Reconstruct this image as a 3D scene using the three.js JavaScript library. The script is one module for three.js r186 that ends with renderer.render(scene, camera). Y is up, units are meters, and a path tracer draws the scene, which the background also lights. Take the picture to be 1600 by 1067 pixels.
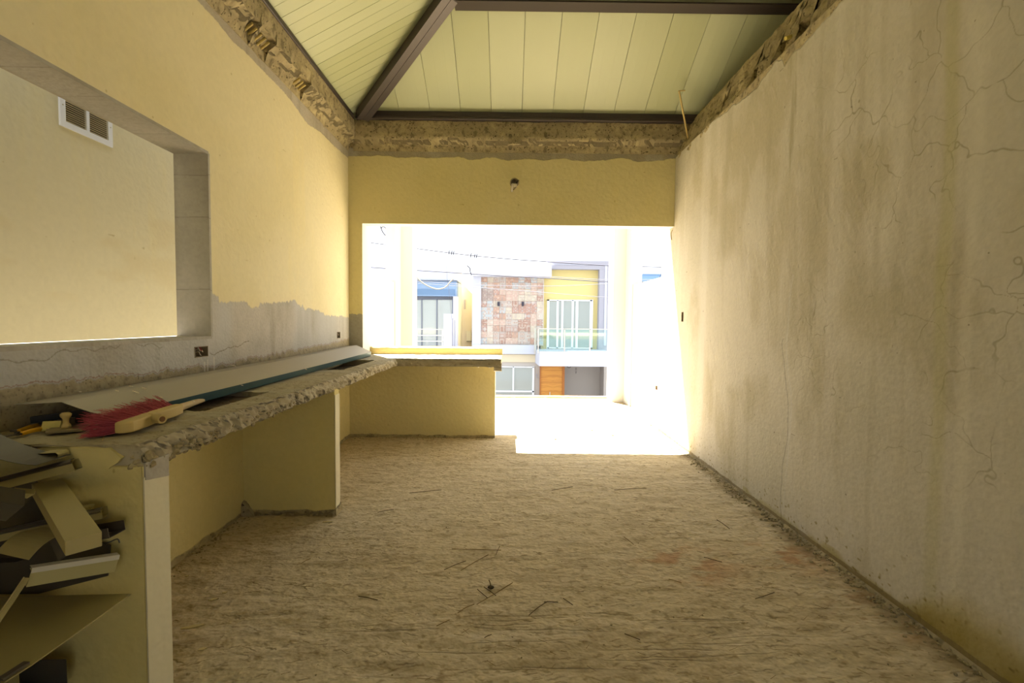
import * as THREE from 'three';
import { mergeGeometries, toCreasedNormals, mergeVertices } from 'three/addons/utils/BufferGeometryUtils.js';
import { RoundedBoxGeometry } from 'three/addons/geometries/RoundedBoxGeometry.js';

// ---------------------------------------------------------------- camera, sky, sun, exposure
const scene = new THREE.Scene();
const FOCAL = 755, EYE = 1.3;
const camera = new THREE.PerspectiveCamera(2 * Math.atan(533.5 / FOCAL) * 180 / Math.PI, 1600 / 1067, 0.05, 400);
camera.rotation.order = 'YXZ';
camera.position.set(0, EYE, 0);
camera.rotation.set(-Math.atan(33 / FOCAL), -0.007, 0.0087);
camera.updateMatrixWorld(true);
scene.background = new THREE.Color(0.86, 0.93, 1.0);      // hazy midday sky
scene.backgroundIntensity = 0.75;
const sun = new THREE.DirectionalLight(new THREE.Color(1.0, 0.97, 0.93), 18);
sun.position.set(-0.18 * 20, 20, -0.32 * 20 - 5);
sun.target.position.set(0, 0, -5);
sun.castShadow = true; sun.shadow.radius = 1.2; sun.shadow.mapSize.set(4096, 4096);
Object.assign(sun.shadow.camera, { left: -14, right: 14, top: 26, bottom: -14, near: 0.5, far: 70 });
scene.add(sun, sun.target);
const renderer = new THREE.WebGLRenderer();
renderer.toneMapping = THREE.LinearToneMapping;
renderer.toneMappingExposure = 3.1;
renderer.shadowMap.enabled = true;

// ---------------------------------------------------------------- helpers
let seed = 12345;
const rnd = () => { seed = (seed * 1664525 + 1013904223) >>> 0; return seed / 4294967296; };
const rr = (a, b) => a + (b - a) * rnd();
const V = (x, y, z) => new THREE.Vector3(x, y, z);
const clamp = (x, a = 0, b = 1) => Math.min(b, Math.max(a, x));
const mix = (a, b, t) => a + (b - a) * t;
const smooth = (a, b, x) => { const t = clamp((x - a) / (b - a)); return t * t * (3 - 2 * t); };
// a pixel of the photograph gives a direction; the plane it meets gives the place
function at(px, py, axis, value) {
  const d = V((px - 800) / FOCAL, -(py - 533.5) / FOCAL, -1).applyQuaternion(camera.quaternion);
  const c = camera.position;
  return c.clone().addScaledVector(d, (value - c[axis]) / d[axis]);
}
const HASH = new Float32Array(65536);
for (let i = 0; i < 65536; i++) HASH[i] = rnd();
function noise(x, y) {
  const xi = Math.floor(x), yi = Math.floor(y); let u = x - xi, v = y - yi;
  u = u * u * (3 - 2 * u); v = v * v * (3 - 2 * v);
  const a = (xi * 73 + yi * 9277) & 65535, b = (a + 73) & 65535, c = (a + 9277) & 65535, d = (c + 73) & 65535;
  const p = HASH[a], q = HASH[b], r = HASH[c], s = HASH[d];
  return p + (q - p) * u + (r - p) * v + (p - q - r + s) * u * v;
}
function fbm(x, y, o = 4) { let s = 0, a = 0.5, t = 0; for (let i = 0; i < o; i++) { s += a * noise(x, y); t += a; x = x * 2.03 + 17.3; y = y * 2.03 + 5.7; a *= 0.5; } return s / t; }
function noise3(x, y, z) { return (fbm(x + z * 0.71, y - z * 0.53, 3) + fbm(y + 31 + x * 0.37, z + 11, 3)) / 2; }
// distance to the nearest cell border, for craze cracks
function cells(x, y) {
  const xi = Math.floor(x), yi = Math.floor(y); let m = 99, ax = 0, ay = 0, d = 9;
  for (let j = -1; j < 2; j++) for (let i = -1; i < 2; i++) { const k = ((xi + i) * 131 + (yi + j) * 7919) & 65535, dx = xi + i + HASH[k] - x, dy = yi + j + HASH[(k + 777) & 65535] - y, q = dx * dx + dy * dy; if (q < m) { m = q; ax = dx; ay = dy; } }
  for (let j = -2; j < 3; j++) for (let i = -2; i < 3; i++) { const k = ((xi + i) * 131 + (yi + j) * 7919) & 65535, dx = xi + i + HASH[k] - x, dy = yi + j + HASH[(k + 777) & 65535] - y, ex = dx - ax, ey = dy - ay, l = Math.hypot(ex, ey); if (l > 1e-4) d = Math.min(d, ((ax + dx) * ex + (ay + dy) * ey) / (2 * l)); }
  return d;
}
const interp = (pts) => (x) => {           // pts sorted by x
  if (x <= pts[0][0]) return pts[0][1];
  for (let i = 1; i < pts.length; i++) if (x <= pts[i][0]) return mix(pts[i - 1][1], pts[i][1], (x - pts[i - 1][0]) / (pts[i][0] - pts[i - 1][0] + 1e-9));
  return pts[pts.length - 1][1];
};
// texture over a rectangle of metres; fn(a, b, out) sets out = [r, g, b, height 0..1]
function makeTexture(w, h, a0, a1, b0, b1, fn, wrap = THREE.MirroredRepeatWrapping) {
  const col = new Uint8Array(w * h * 4), bmp = new Uint8Array(w * h * 4), o = [0, 0, 0, 0];
  for (let j = 0, k = 0; j < h; j++) for (let i = 0; i < w; i++, k += 4) {
    fn(mix(a0, a1, (i + 0.5) / w), mix(b0, b1, (j + 0.5) / h), o);
    col[k] = clamp(o[0], 0, 255); col[k + 1] = clamp(o[1], 0, 255); col[k + 2] = clamp(o[2], 0, 255); col[k + 3] = 255;
    bmp[k] = bmp[k + 1] = bmp[k + 2] = clamp(o[3] * 255, 0, 255); bmp[k + 3] = 255;
  }
  const wrapUp = (data, srgb) => {
    const t = new THREE.DataTexture(data, w, h, THREE.RGBAFormat);
    t.wrapS = t.wrapT = wrap; t.magFilter = THREE.LinearFilter; t.minFilter = THREE.LinearMipmapLinearFilter; t.generateMipmaps = true;
    if (srgb) t.colorSpace = THREE.SRGBColorSpace;
    t.needsUpdate = true; return t;
  };
  return { map: wrapUp(col, true), bump: wrapUp(bmp, false), uv: (a, b) => [(a - a0) / (a1 - a0), (b - b0) / (b1 - b0)] };
}
const blend = (o, c, t) => { o[0] += (c[0] - o[0]) * t; o[1] += (c[1] - o[1]) * t; o[2] += (c[2] - o[2]) * t; };
const tint = (o, f) => { o[0] *= f; o[1] *= f; o[2] *= f; };
const mat = (color, roughness = 0.85, more = {}) => new THREE.MeshStandardMaterial({ color: Array.isArray(color) ? new THREE.Color().setRGB(color[0] / 255, color[1] / 255, color[2] / 255, THREE.SRGBColorSpace) : color, roughness, ...more });
const texMat = (t, bump, roughness = 0.9, more = {}) => new THREE.MeshStandardMaterial({ map: t.map, bumpMap: t.bump, bumpScale: bump, roughness, ...more });
// uv from position: each face takes the two axes it lies along, in the texture's metres
function uvBy(g, t, pick) {
  if (!g.attributes.normal) g.computeVertexNormals();
  const p = g.attributes.position, n = g.attributes.normal, uv = new Float32Array(p.count * 2);
  for (let i = 0; i < p.count; i++) {
    const x = p.getX(i), y = p.getY(i), z = p.getZ(i);
    let a, b;
    if (pick) [a, b] = pick(x, y, z);
    else { const nx = Math.abs(n.getX(i)), ny = Math.abs(n.getY(i)), nz = Math.abs(n.getZ(i)); if (nx >= ny && nx >= nz) { a = z; b = y; } else if (ny >= nz) { a = x; b = z; } else { a = x; b = y; } }
    const q = t.uv(a, b); uv[2 * i] = q[0]; uv[2 * i + 1] = q[1];
  }
  g.setAttribute('uv', new THREE.BufferAttribute(uv, 2)); return g;
}
const bare = (g) => { let q = g.index ? g.toNonIndexed() : g; for (const k of Object.keys(q.attributes)) if (!['position', 'normal', 'uv'].includes(k)) q.deleteAttribute(k); if (!q.attributes.normal) q.computeVertexNormals(); if (!q.attributes.uv) q.setAttribute('uv', new THREE.BufferAttribute(new Float32Array(q.attributes.position.count * 2), 2)); q.clearGroups(); return q; };
const join = (list) => mergeGeometries(list.map(bare), false);
const box = (x0, x1, y0, y1, z0, z1) => { const g = new THREE.BoxGeometry(Math.abs(x1 - x0), Math.abs(y1 - y0), Math.abs(z1 - z0)); g.translate((x0 + x1) / 2, (y0 + y1) / 2, (z0 + z1) / 2); return g; };
const rbox = (x0, x1, y0, y1, z0, z1, r = 0.004) => { const w = Math.abs(x1 - x0), h = Math.abs(y1 - y0), d = Math.abs(z1 - z0); const g = new RoundedBoxGeometry(w, h, d, 2, Math.min(r, w / 2.1, h / 2.1, d / 2.1)); g.translate((x0 + x1) / 2, (y0 + y1) / 2, (z0 + z1) / 2); return g; };
function frameOf(p0, p1, up = V(0, 1, 0)) {
  const f = p1.clone().sub(p0).normalize(); const s = V(0, 0, 0).crossVectors(up, f).normalize(); const u = V(0, 0, 0).crossVectors(f, s);
  return new THREE.Matrix4().makeBasis(s, u, f).setPosition(p0);
}
const bar = (p0, p1, w, h, up) => { const L = p0.distanceTo(p1); const g = new THREE.BoxGeometry(w, h, L); g.translate(0, 0, L / 2); g.applyMatrix4(frameOf(p0, p1, up)); return g; };
const tube = (pts, r, seg = 24, sides = 6) => new THREE.TubeGeometry(new THREE.CatmullRomCurve3(pts), seg, r, sides, false);
const rod = (p0, p1, r0, r1 = r0, sides = 10) => { const L = p0.distanceTo(p1); const g = new THREE.CylinderGeometry(r1, r0, L, sides); g.translate(0, L / 2, 0); g.applyQuaternion(new THREE.Quaternion().setFromUnitVectors(V(0, 1, 0), p1.clone().sub(p0).normalize())); g.translate(p0.x, p0.y, p0.z); return g; };
const poly = (pts, depth, rounds = []) => { const s = new THREE.Shape(pts.map((p) => new THREE.Vector2(p[0], p[1]))); for (const [x, y, r] of rounds) { const h = new THREE.Path(); h.absarc(x, y, r, 0, Math.PI * 2, true); s.holes.push(h); } return new THREE.ExtrudeGeometry(s, { depth, bevelEnabled: false }); };
// folded sheet metal: an open profile [[side, up], ...] of thickness th swept from p0 to p1
function fold(profile, th, p0, p1, up) {
  const n = profile.length, off = [];
  for (let i = 0; i < n; i++) {
    const a = profile[Math.max(0, i - 1)], b = profile[i], c = profile[Math.min(n - 1, i + 1)];
    let d1 = [b[0] - a[0], b[1] - a[1]], d2 = [c[0] - b[0], c[1] - b[1]];
    if (i === 0) d1 = d2; if (i === n - 1) d2 = d1;
    const l1 = Math.hypot(...d1), l2 = Math.hypot(...d2), n1 = [-d1[1] / l1, d1[0] / l1], n2 = [-d2[1] / l2, d2[0] / l2];
    const m = [n1[0] + n2[0], n1[1] + n2[1]], k = 2 / Math.max(0.35, m[0] * m[0] + m[1] * m[1]);
    off.push([b[0] + m[0] * k * th * 0.5 * 1, b[1] + m[1] * k * th * 0.5]);
  }
  const L = p0.distanceTo(p1), g = poly([...profile, ...off.reverse()], L);
  g.applyMatrix4(frameOf(p0, p1, up)); return g;
}
// rough prism: closed profile [[a, b, amp], ...] swept along an axis with the surface broken up by noise
function roughPrism(profile, axis, s0, s1, step, fine, freq = 12) {
  const ring = [];
  for (let i = 0; i < profile.length; i++) {
    const p = profile[i], q = profile[(i + 1) % profile.length], L = Math.hypot(q[0] - p[0], q[1] - p[1]), n = Math.max(1, Math.round(L / fine));
    const nx = (q[1] - p[1]) / L, ny = -(q[0] - p[0]) / L;
    for (let k = 0; k < n; k++) { const t = k / n; ring.push([mix(p[0], q[0], t), mix(p[1], q[1], t), mix(p[2] ?? 0, q[2] ?? p[2] ?? 0, t), nx, ny]); }
  }
  const N = Math.max(1, Math.round(Math.abs(s1 - s0) / step)), R = ring.length, pos = [];
  const put = (a, b, s) => axis === 'z' ? [a, b, s] : axis === 'x' ? [s, b, a] : [a, s, b];
  for (let j = 0; j <= N; j++) {
    const s = mix(s0, s1, j / N);
    for (const r of ring) {
      const e = r[2] * 1.9 * (noise3(r[0] * freq + 50, r[1] * freq + 80, s * freq + 20) * 2 - 1 + 0.5 * (noise3(r[0] * freq * 3.1, r[1] * freq * 3.1 + 9, s * freq * 3.1) * 2 - 1));
      pos.push(...put(r[0] + r[3] * e, r[1] + r[4] * e, s));
    }
  }
  const idx = [];
  for (let j = 0; j < N; j++) for (let i = 0; i < R; i++) { const a = j * R + i, b = j * R + (i + 1) % R, c = a + R, d = b + R; idx.push(a, b, c, b, d, c); }
  const tri = THREE.ShapeUtils.triangulateShape(ring.map((r) => new THREE.Vector2(r[0], r[1])), []);
  for (const t of tri) { idx.push(t[0], t[1], t[2]); idx.push(N * R + t[2], N * R + t[1], N * R + t[0]); }
  const g = new THREE.BufferGeometry(); g.setAttribute('position', new THREE.Float32BufferAttribute(pos, 3)); g.setIndex(idx);
  // outward winding
  const pa = g.attributes.position; let vol = 0;
  for (let i = 0; i < idx.length; i += 3) { const a = V(0, 0, 0).fromBufferAttribute(pa, idx[i]), b = V(0, 0, 0).fromBufferAttribute(pa, idx[i + 1]), c = V(0, 0, 0).fromBufferAttribute(pa, idx[i + 2]); vol += a.dot(b.cross(c)); }
  if (vol < 0) { for (let i = 0; i < idx.length; i += 3) { const t = idx[i]; idx[i] = idx[i + 1]; idx[i + 1] = t; } g.setIndex(idx); }
  return toCreasedNormals(g, 0.9);
}
const taken = {};
const numbered = (n) => { taken[n] = (taken[n] ?? -1) + 1; return taken[n] ? n + '_' + String(taken[n]).padStart(3, '0') : n; };
const setData = (o, label, category, group, kind) => { if (label) o.userData.label = label; if (category) o.userData.category = category; if (group) o.userData.group = group; if (kind) o.userData.kind = kind; return o; };
const thing = (name, label, category, group) => { const o = new THREE.Group(); o.name = numbered(name); scene.add(o); return setData(o, label, category, group); };
const single = (name, g, m, label, category, group, kind) => { const o = new THREE.Mesh(g, m); o.name = numbered(name); scene.add(o); return setData(o, label, category, group, kind); };
const structure = (name, g, m, label) => { const o = new THREE.Mesh(g, m); o.name = numbered(name); scene.add(o); return setData(o, label, 'structure', null, 'structure'); };
const part = (parent, name, g, m, label) => { const o = new THREE.Mesh(g, m); o.name = name; parent.add(o); if (label) o.userData.label = label; return o; };

// ---------------------------------------------------------------- main dimensions (metres)
const XL = -1.74, XR = 1.785, ZF = -5.28, ZO = -5.43, LINTEL = 2.332, COUNTER = 0.9, FRONT = -1.15;
const ZBACK = 2.1;                                                   // rear wall, behind the camera
const WZ0 = -2.84, WZ1 = -1.35, WY0 = 1.187, WY1 = 2.246;             // opening in the left wall

// ---------------------------------------------------------------- surfaces
const YELLOW = [222, 211, 172], GREY = [168, 162, 150], CEMENT = [160, 146, 112];
function paint(o, a, b, bounceTone = 0) {                                            // pale yellow emulsion on plaster, with roller patches and small marks
  const n = fbm(a * 1.3 + 3, b * 1.3, 4), f = fbm(a * 40, b * 40, 3), st = fbm(a * 9 + 40, b * 1.2 + 7, 3);
  o[0] = YELLOW[0]; o[1] = YELLOW[1]; o[2] = YELLOW[2];
  blend(o, [214, 201, 152], smooth(0.45, 0.75, n) * 0.5);
  blend(o, [226, 212, 160], smooth(0.55, 0.8, st) * 0.35);
  if (bounceTone) blend(o, [208, 190, 110], bounceTone);  // stronger yellow painted in for light bounced between the walls
  tint(o, 0.985 + f * 0.03);
  const s = noise(a * 22 + 5, b * 22 + 9); if (s > 0.972) blend(o, [150, 128, 70], (s - 0.972) * 18);
  o[3] = 0.55 + (f - 0.5) * 0.25 + (n - 0.5) * 0.3;
}
function plaster(o, a, b, c = GREY) {                                // trowelled grey cement plaster
  const n = fbm(a * 1.7 + 8, b * 1.4 + 3, 5), s = fbm(a * 7 + 2, b * 1.1 + 30, 4), f = fbm(a * 55, b * 55, 3);
  o[0] = c[0]; o[1] = c[1]; o[2] = c[2];
  blend(o, [192, 186, 176], smooth(0.45, 0.75, n) * 0.6);
  blend(o, [146, 138, 120], smooth(0.5, 0.75, s) * 0.45);
  tint(o, 0.96 + f * 0.08);
  o[3] = 0.5 + (f - 0.5) * 0.3 + (n - 0.5) * 0.5;
}
function rubbleCement(o, a, b) {                                     // rough unfinished concrete
  const n = fbm(a * 6 + 1, b * 6 + 2, 5) * 0.6 + fbm(a * 37 + 3, b * 37, 3) * 0.4, f = fbm(a * 24, b * 24, 4), k = fbm(a * 90 + 3, b * 90, 2);
  o[0] = CEMENT[0]; o[1] = CEMENT[1]; o[2] = CEMENT[2];
  blend(o, [190, 174, 132], smooth(0.45, 0.7, n) * 0.7);
  blend(o, [96, 86, 62], smooth(0.55, 0.8, f) * 0.6);
  if (k < 0.28) blend(o, [70, 60, 42], (0.28 - k) * 5);
  o[3] = clamp(0.2 + n * 0.4 + f * 0.4 - (k < 0.28 ? (0.28 - k) * 2 : 0));
}
// left wall: yellow above, bare grey plaster above the counter, rough cement at its foot, bare strip under the beam
const P0 = (px, py) => { const p = at(px, py, 'x', XL); return [p.z, p.y]; };
const sortPts = (l) => interp(l.map((p) => P0(p[0], p[1])).sort((a, b) => a[0] - b[0]));
const greyTop = sortPts([[331, 454], [341, 461], [342.5, 470], [386, 470], [388, 478], [404, 479], [406, 473], [440, 471], [452, 470], [459, 466], [470, 479], [473, 474], [476, 484], [482, 481], [500, 485], [510, 492], [520, 493], [545, 494]]);
const brownTop = sortPts([[0, 608], [30, 603], [60, 600], [110, 593], [170, 587], [215, 583], [260, 577], [300, 573], [340, 571], [400, 558], [470, 545], [486, 541], [510, 538], [530, 533], [545, 528]]);
const stripLow = sortPts([[335, 29], [366, 68], [380, 79], [411, 111], [430, 130], [446, 147], [457, 161], [481, 195], [500, 206], [524, 230], [546, 249]]);
const leftTex = makeTexture(1280, 1024, -5.6, -1.2, -0.05, 3.4, (z, y, o) => {
  const jag = (fbm(z * 30, y * 6 + 3, 4) - 0.5), jv = (fbm(z * 55 + 9, y * 3, 3) - 0.5);
  paint(o, z, y, y < 0.86 ? 0.45 : 0);  // bounced light painted as deeper yellow below the counter
  const gt = z > WZ0 ? 9 : greyTop(z) + jag * 0.035 + jv * 0.02;
  if (y > 0.87 && y < gt && y < 2) {
    const e = smooth(gt, gt - 0.012, y), c = [0, 0, 0, 0]; plaster(c, z * 1.6, y * 1.6);
    const wet = smooth(0.5, 0.72, fbm(z * 2.2 + 4, y * 0.9, 3)); blend(c, [186, 188, 190], wet * 0.5);
    blend(o, c, e); o[3] = mix(o[3], c[3] - 0.15, e);
    const br = brownTop(z) + jag * 0.05;
    if (y < br) { const q = [0, 0, 0, 0]; rubbleCement(q, z * 1.5, y * 1.5); blend(q, [150, 138, 112], 0.3); const t = smooth(br, br - 0.012, y) * 0.9; blend(o, q, t); o[3] = mix(o[3], q[3] - 0.35, t); }
    else if (y < br + 0.004) blend(o, [120, 70, 48], 0.45);
    // white drips of filler below the box
    for (const [dz, y0, y1] of [[-2.80, 0.9, 1.06], [-2.77, 0.95, 1.05], [-2.86, 0.92, 1.07]]) if (Math.abs(z - dz - jv * 0.01) < 0.006 && y > y0 && y < y1) blend(o, [206, 200, 186], 0.7);
    const ck = Math.abs(y - (1.115 + (z + 3.1) * -0.1 + fbm(z * 14, 3, 3) * 0.05 - 0.02)); if (z < -2.82 && z > -3.25 && ck < 0.0025) blend(o, [110, 100, 80], 0.6);
    const c2 = Math.abs(y - (1.155 + (fbm(z * 9 + 2, 8, 3) - 0.5) * 0.09)); if (z > -2.5 && c2 < 0.0022 && fbm(z * 5, 2, 2) > 0.4) blend(o, [120, 112, 92], 0.5);
  }
  const sl = stripLow(z) + jv * 0.012;
  if (y > sl && y > 2.8) {
    const c = [0, 0, 0, 0]; plaster(c, z * 2, y * 2, [176, 166, 148]); const e = smooth(sl, sl + 0.006, y); blend(o, c, e); o[3] = mix(o[3], c[3] - 0.1, e);
    const bt = 3.115 + (fbm(z * 7 + 3, 5, 4) - 0.5) * 0.14; if (y > bt) { const q = [0, 0, 0, 0]; rubbleCement(q, z, y); blend(o, q, smooth(bt, bt + 0.01, y)); o[3] = mix(o[3], q[3] - 0.3, 0.8); }
  }
  if (y < 0.86) { const bs = 0.018 + fbm(z * 8, 2, 4) * 0.035; if (y < bs) { const q = [0, 0, 0, 0]; rubbleCement(q, z, y); blend(o, q, smooth(bs, bs - 0.006, y)); o[3] -= 0.3; } }
  // scuffs and hairlines in the paint
  if (y > 1.5 && y < 2.9) { const h = Math.abs(y - (2.16 + (z + 2) * -0.02 + (fbm(z * 6, 4, 4) - 0.5) * 0.24)); if (h < 0.004 && z > -2.7 && y > WY1 && fbm(z * 11, 9, 2) > 0.52) blend(o, [150, 122, 60], 0.55); }
});
const M = {};
M.left = texMat(leftTex, 0.012, 0.88);
const frontTex = makeTexture(1024, 860, -2.0, 2.05, -0.05, 3.4, (x, y, o) => {
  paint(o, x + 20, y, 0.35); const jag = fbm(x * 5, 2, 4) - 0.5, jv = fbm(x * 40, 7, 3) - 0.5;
  const low = 3.035 + jag * 0.07 + jv * 0.008, top = 3.115 + (fbm(x * 4 + 30, 9, 4) - 0.5) * 0.06 + jv * 0.006;
  if (y > low) { const c = [0, 0, 0, 0]; plaster(c, x * 2, y * 2, [158, 148, 122]); const e = smooth(low, low + 0.006, y); blend(o, c, e); o[3] = mix(o[3], c[3] - 0.1, e); }
  if (y > top) { const q = [0, 0, 0, 0]; rubbleCement(q, x, y); blend(o, q, smooth(top, top + 0.006, y)); o[3] = mix(o[3], q[3] - 0.4, 0.8); }
  if (x < -1.5 && y > 0.86 && y < 1.36 + jv * 0.04) { const c = [0, 0, 0, 0]; plaster(c, x, y, [164, 158, 140]); blend(o, c, 0.95); o[3] = c[3] - 0.15; }
  const bs = 0.016 + fbm(x * 8 + 5, 2, 4) * 0.03; if (y < bs) { const q = [0, 0, 0, 0]; rubbleCement(q, x, y); blend(o, q, 0.9); o[3] -= 0.3; }
});
M.front = texMat(frontTex, 0.012, 0.88);
// right wall: grey plaster, crazed, streaked and stained
const rs = (px, py) => at(px, py, 'x', XR);
const streakZ = rs(1237, 250).z, mossZ = rs(1530, 1030).z;
const rightTop = (() => { const l = [[1056, 239], [1075, 222], [1120, 185], [1180, 140], [1212, 96], [1222, 92], [1226, 103], [1235, 90], [1262, 62], [1300, 20], [1316, 0]].map((p) => { const q = rs(p[0], p[1]); return [q.z, q.y]; }).sort((a, b) => a[0] - b[0]); return interp(l); })();
const rightTex = makeTexture(1440, 1080, -5.8, -1.2, -0.05, 3.4, (z, y, o) => {
  const n1 = fbm(z * 0.9 + 3, y * 0.8 + 5, 5), n2 = fbm(z * 2.6 + 9, y * 1.5 + 2, 5), vs = fbm(z * 6 + 1, y * 0.55 + 20, 5), f = fbm(z * 60, y * 60, 3), ft = fbm(z * 26 + y * 9, y * 7, 4);
  o[0] = 190; o[1] = 184; o[2] = 166;
  blend(o, [206, 199, 184], smooth(0.42, 0.7, n1) * 0.6);
  blend(o, [168, 158, 128], smooth(0.5, 0.72, n2) * 0.55);
  blend(o, [206, 200, 188], smooth(0.56, 0.78, vs) * 0.5);
  blend(o, [160, 150, 124], smooth(0.45, 0.25, vs) * 0.35);
  blend(o, [200, 194, 184], smooth(0.6, 0.8, ft) * 0.25);
  tint(o, 0.97 + f * 0.06);
  o[3] = 0.5 + (n2 - 0.5) * 0.35 + (f - 0.5) * 0.16 + (ft - 0.5) * 0.2;
  // craze cracks
  const wx = (fbm(z * 3, y * 3, 3) - 0.5) * 0.5, wy = (fbm(z * 3 + 40, y * 3 + 9, 3) - 0.5) * 0.5;
  const area = smooth(-3.0, -2.45, z + (fbm(y * 2, 5, 3) - 0.5) * 0.9) * smooth(0.5, 0.85, y);
  const near = z > -3.4 && y > 0.45, d = near ? cells(z * 4.6 + wx * 1.9 + (fbm(z * 14, y * 14, 2) - 0.5) * 0.5, y * 4.6 + wy * 1.9 + (fbm(z * 14 + 30, y * 14, 2) - 0.5) * 0.5) : 9, cm = area * smooth(0.42, 0.6, fbm(z * 3.1 + 70, y * 3.1 + 1, 3));
  const lw = 0.002 + 0.014 * fbm(z * 10, y * 10, 3);
  if (d < lw * 2) { const t = smooth(lw * 2, lw * 0.4, d) * cm; blend(o, [128, 118, 88], t * 0.5); o[3] -= t * 0.05; }
  // the stain running down from the broken beam
  const sw = 0.035 + 0.03 * fbm(y * 3, 4, 3), sc = streakZ + (fbm(y * 1.6, 7, 3) - 0.5) * 0.16, sd = Math.abs(z - sc);
  if (sd < sw && y > 1.35) blend(o, [158, 148, 120], smooth(sw, sw * 0.1, sd) * smooth(0.35, 0.7, fbm(z * 26, y * 2.4, 4)) * 0.75 * smooth(1.35, 1.9, y));
  if (sd < 0.07 && y < 1.6) { const t = smooth(0.07, 0, Math.abs(z - sc - 0.1)); blend(o, [204, 204, 206], t * 0.6); const c = Math.abs(z - (sc + 0.03 + (fbm(y * 7, 1, 3) - 0.5) * 0.06)); if (c < 0.004 && y < 1.2) blend(o, [140, 136, 126], 0.6); }
  // pale and greenish runs further along
  for (const [cz, w, c, k] of [[rs(1480, 300).z, 0.05, [176, 170, 118], 0.45], [rs(1505, 600).z, 0.045, [212, 206, 188], 0.5], [rs(1372, 350).z, 0.03, [166, 158, 132], 0.25], [rs(1100, 400).z, 0.14, [214, 210, 202], 0.55]]) { const q = Math.abs(z - cz - (fbm(y * 2 + cz, 3, 3) - 0.5) * 0.05); if (q < w) blend(o, c, smooth(w, w * 0.2, q) * k * (0.4 + 0.9 * fbm(z * 9, y * 2 + cz, 3))); }
  // algae and splashed mud at the foot
  const g = fbm(z * 7 + 3, y * 7, 5), gh = 0.045 + 0.05 * fbm(z * 4, 1, 4) + 0.22 * smooth(0.42, 0.05, Math.abs(z - mossZ)) * (0.4 + g);
  if (y < gh && z > -3.6) { const t = smooth(gh, gh * 0.25, y + (g - 0.5) * 0.12) * (0.45 + g * 0.6); blend(o, [142, 122, 44], clamp(t * (0.5 + 0.5 * smooth(-3.2, -2.0, z)))); }
  const sp = fbm(z * 48, y * 48 + 7, 2); if (y < 0.35 && sp > 0.72) blend(o, [120, 104, 50], smooth(0.35, 0, y) * (sp - 0.72) * 5);
  if (y < 0.025 + 0.02 * g) blend(o, [116, 98, 62], 0.6);
  // rough unplastered edge at the top
  const rt = rightTop(z) + (fbm(z * 18, 3, 3) - 0.5) * 0.03; if (y > rt) { const q = [0, 0, 0, 0]; rubbleCement(q, z, y); blend(o, q, smooth(rt, rt + 0.01, y)); o[3] = mix(o[3], q[3] - 0.4, 0.8); }
  const sp2 = noise(z * 30 + 2, y * 30); if (sp2 > 0.985) blend(o, [90, 80, 60], 0.5);
});
M.right = texMat(rightTex, 0.014, 0.86);
const paintTex = makeTexture(1024, 512, 0, 2, 0, 1, (a, b, o) => {
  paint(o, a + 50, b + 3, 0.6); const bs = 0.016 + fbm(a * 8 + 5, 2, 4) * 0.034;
  if (b < bs) { const q = [0, 0, 0, 0]; rubbleCement(q, a, b); blend(o, q, 0.9); o[3] -= 0.3; }
});
M.paint = texMat(paintTex, 0.01, 0.88);
const plainTex = makeTexture(512, 512, 0, 3, 0, 3, (a, b, o) => { paint(o, a + 80, b + 3); const s = smooth(0.6, 0.8, fbm(a * 2, b * 5, 4)); blend(o, [214, 196, 146], s * 0.4); const w = Math.hypot((a - 1.2) * 3, b - 1.0); if (w < 0.05) blend(o, [232, 222, 196], 0.4); });
M.plain = texMat(plainTex, 0.01, 0.88);
const concreteTex = makeTexture(768, 768, 0, 1.6, 0, 1.6, (a, b, o) => rubbleCement(o, a, b));
M.concrete = texMat(concreteTex, 0.016, 0.95);
const slabTex = makeTexture(768, 768, 0, 2, 0, 2, (a, b, o) => { rubbleCement(o, a, b); const n = fbm(a * 2 + 60, b * 22, 4); blend(o, [176, 168, 146], 0.45 + 0.3 * smooth(0.4, 0.6, n)); o[3] = clamp(o[3] * 0.6 + n * 0.5); });
M.slab = texMat(slabTex, 0.012, 0.92);
const plasterTex = makeTexture(640, 640, 0, 2, 0, 2, (a, b, o) => { plaster(o, a, b); const c = Math.abs(a - 0.95 - (fbm(b * 3, 1, 3) - 0.5) * 0.03), h = Math.abs(((b * 2.4 + 10 + (fbm(a * 4, 6, 2) - 0.5) * 0.05) % 1) - 0.5); if (c < 0.003 || h < 0.006) blend(o, [130, 124, 112], 0.5); });
M.plaster = texMat(plasterTex, 0.012, 0.88);
M.white = mat([214, 208, 198], 0.85); M.cream = mat([190, 187, 183], 0.85);

// wall slab across x with rectangular openings [z0, z1, y0, y1]
function holedWall(xBack, depth, z0, z1, y0, y1, holes) {
  const s = new THREE.Shape([[-z1, y0], [-z0, y0], [-z0, y1], [-z1, y1]].map((p) => new THREE.Vector2(...p)));
  for (const h of holes) s.holes.push(new THREE.Path([[-h[1], h[2]], [-h[1], h[3]], [-h[0], h[3]], [-h[0], h[2]]].map((p) => new THREE.Vector2(...p))));
  const g = new THREE.ExtrudeGeometry(s, { depth, bevelEnabled: false }); g.rotateY(Math.PI / 2); g.translate(xBack, 0, 0); return g;
}
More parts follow.
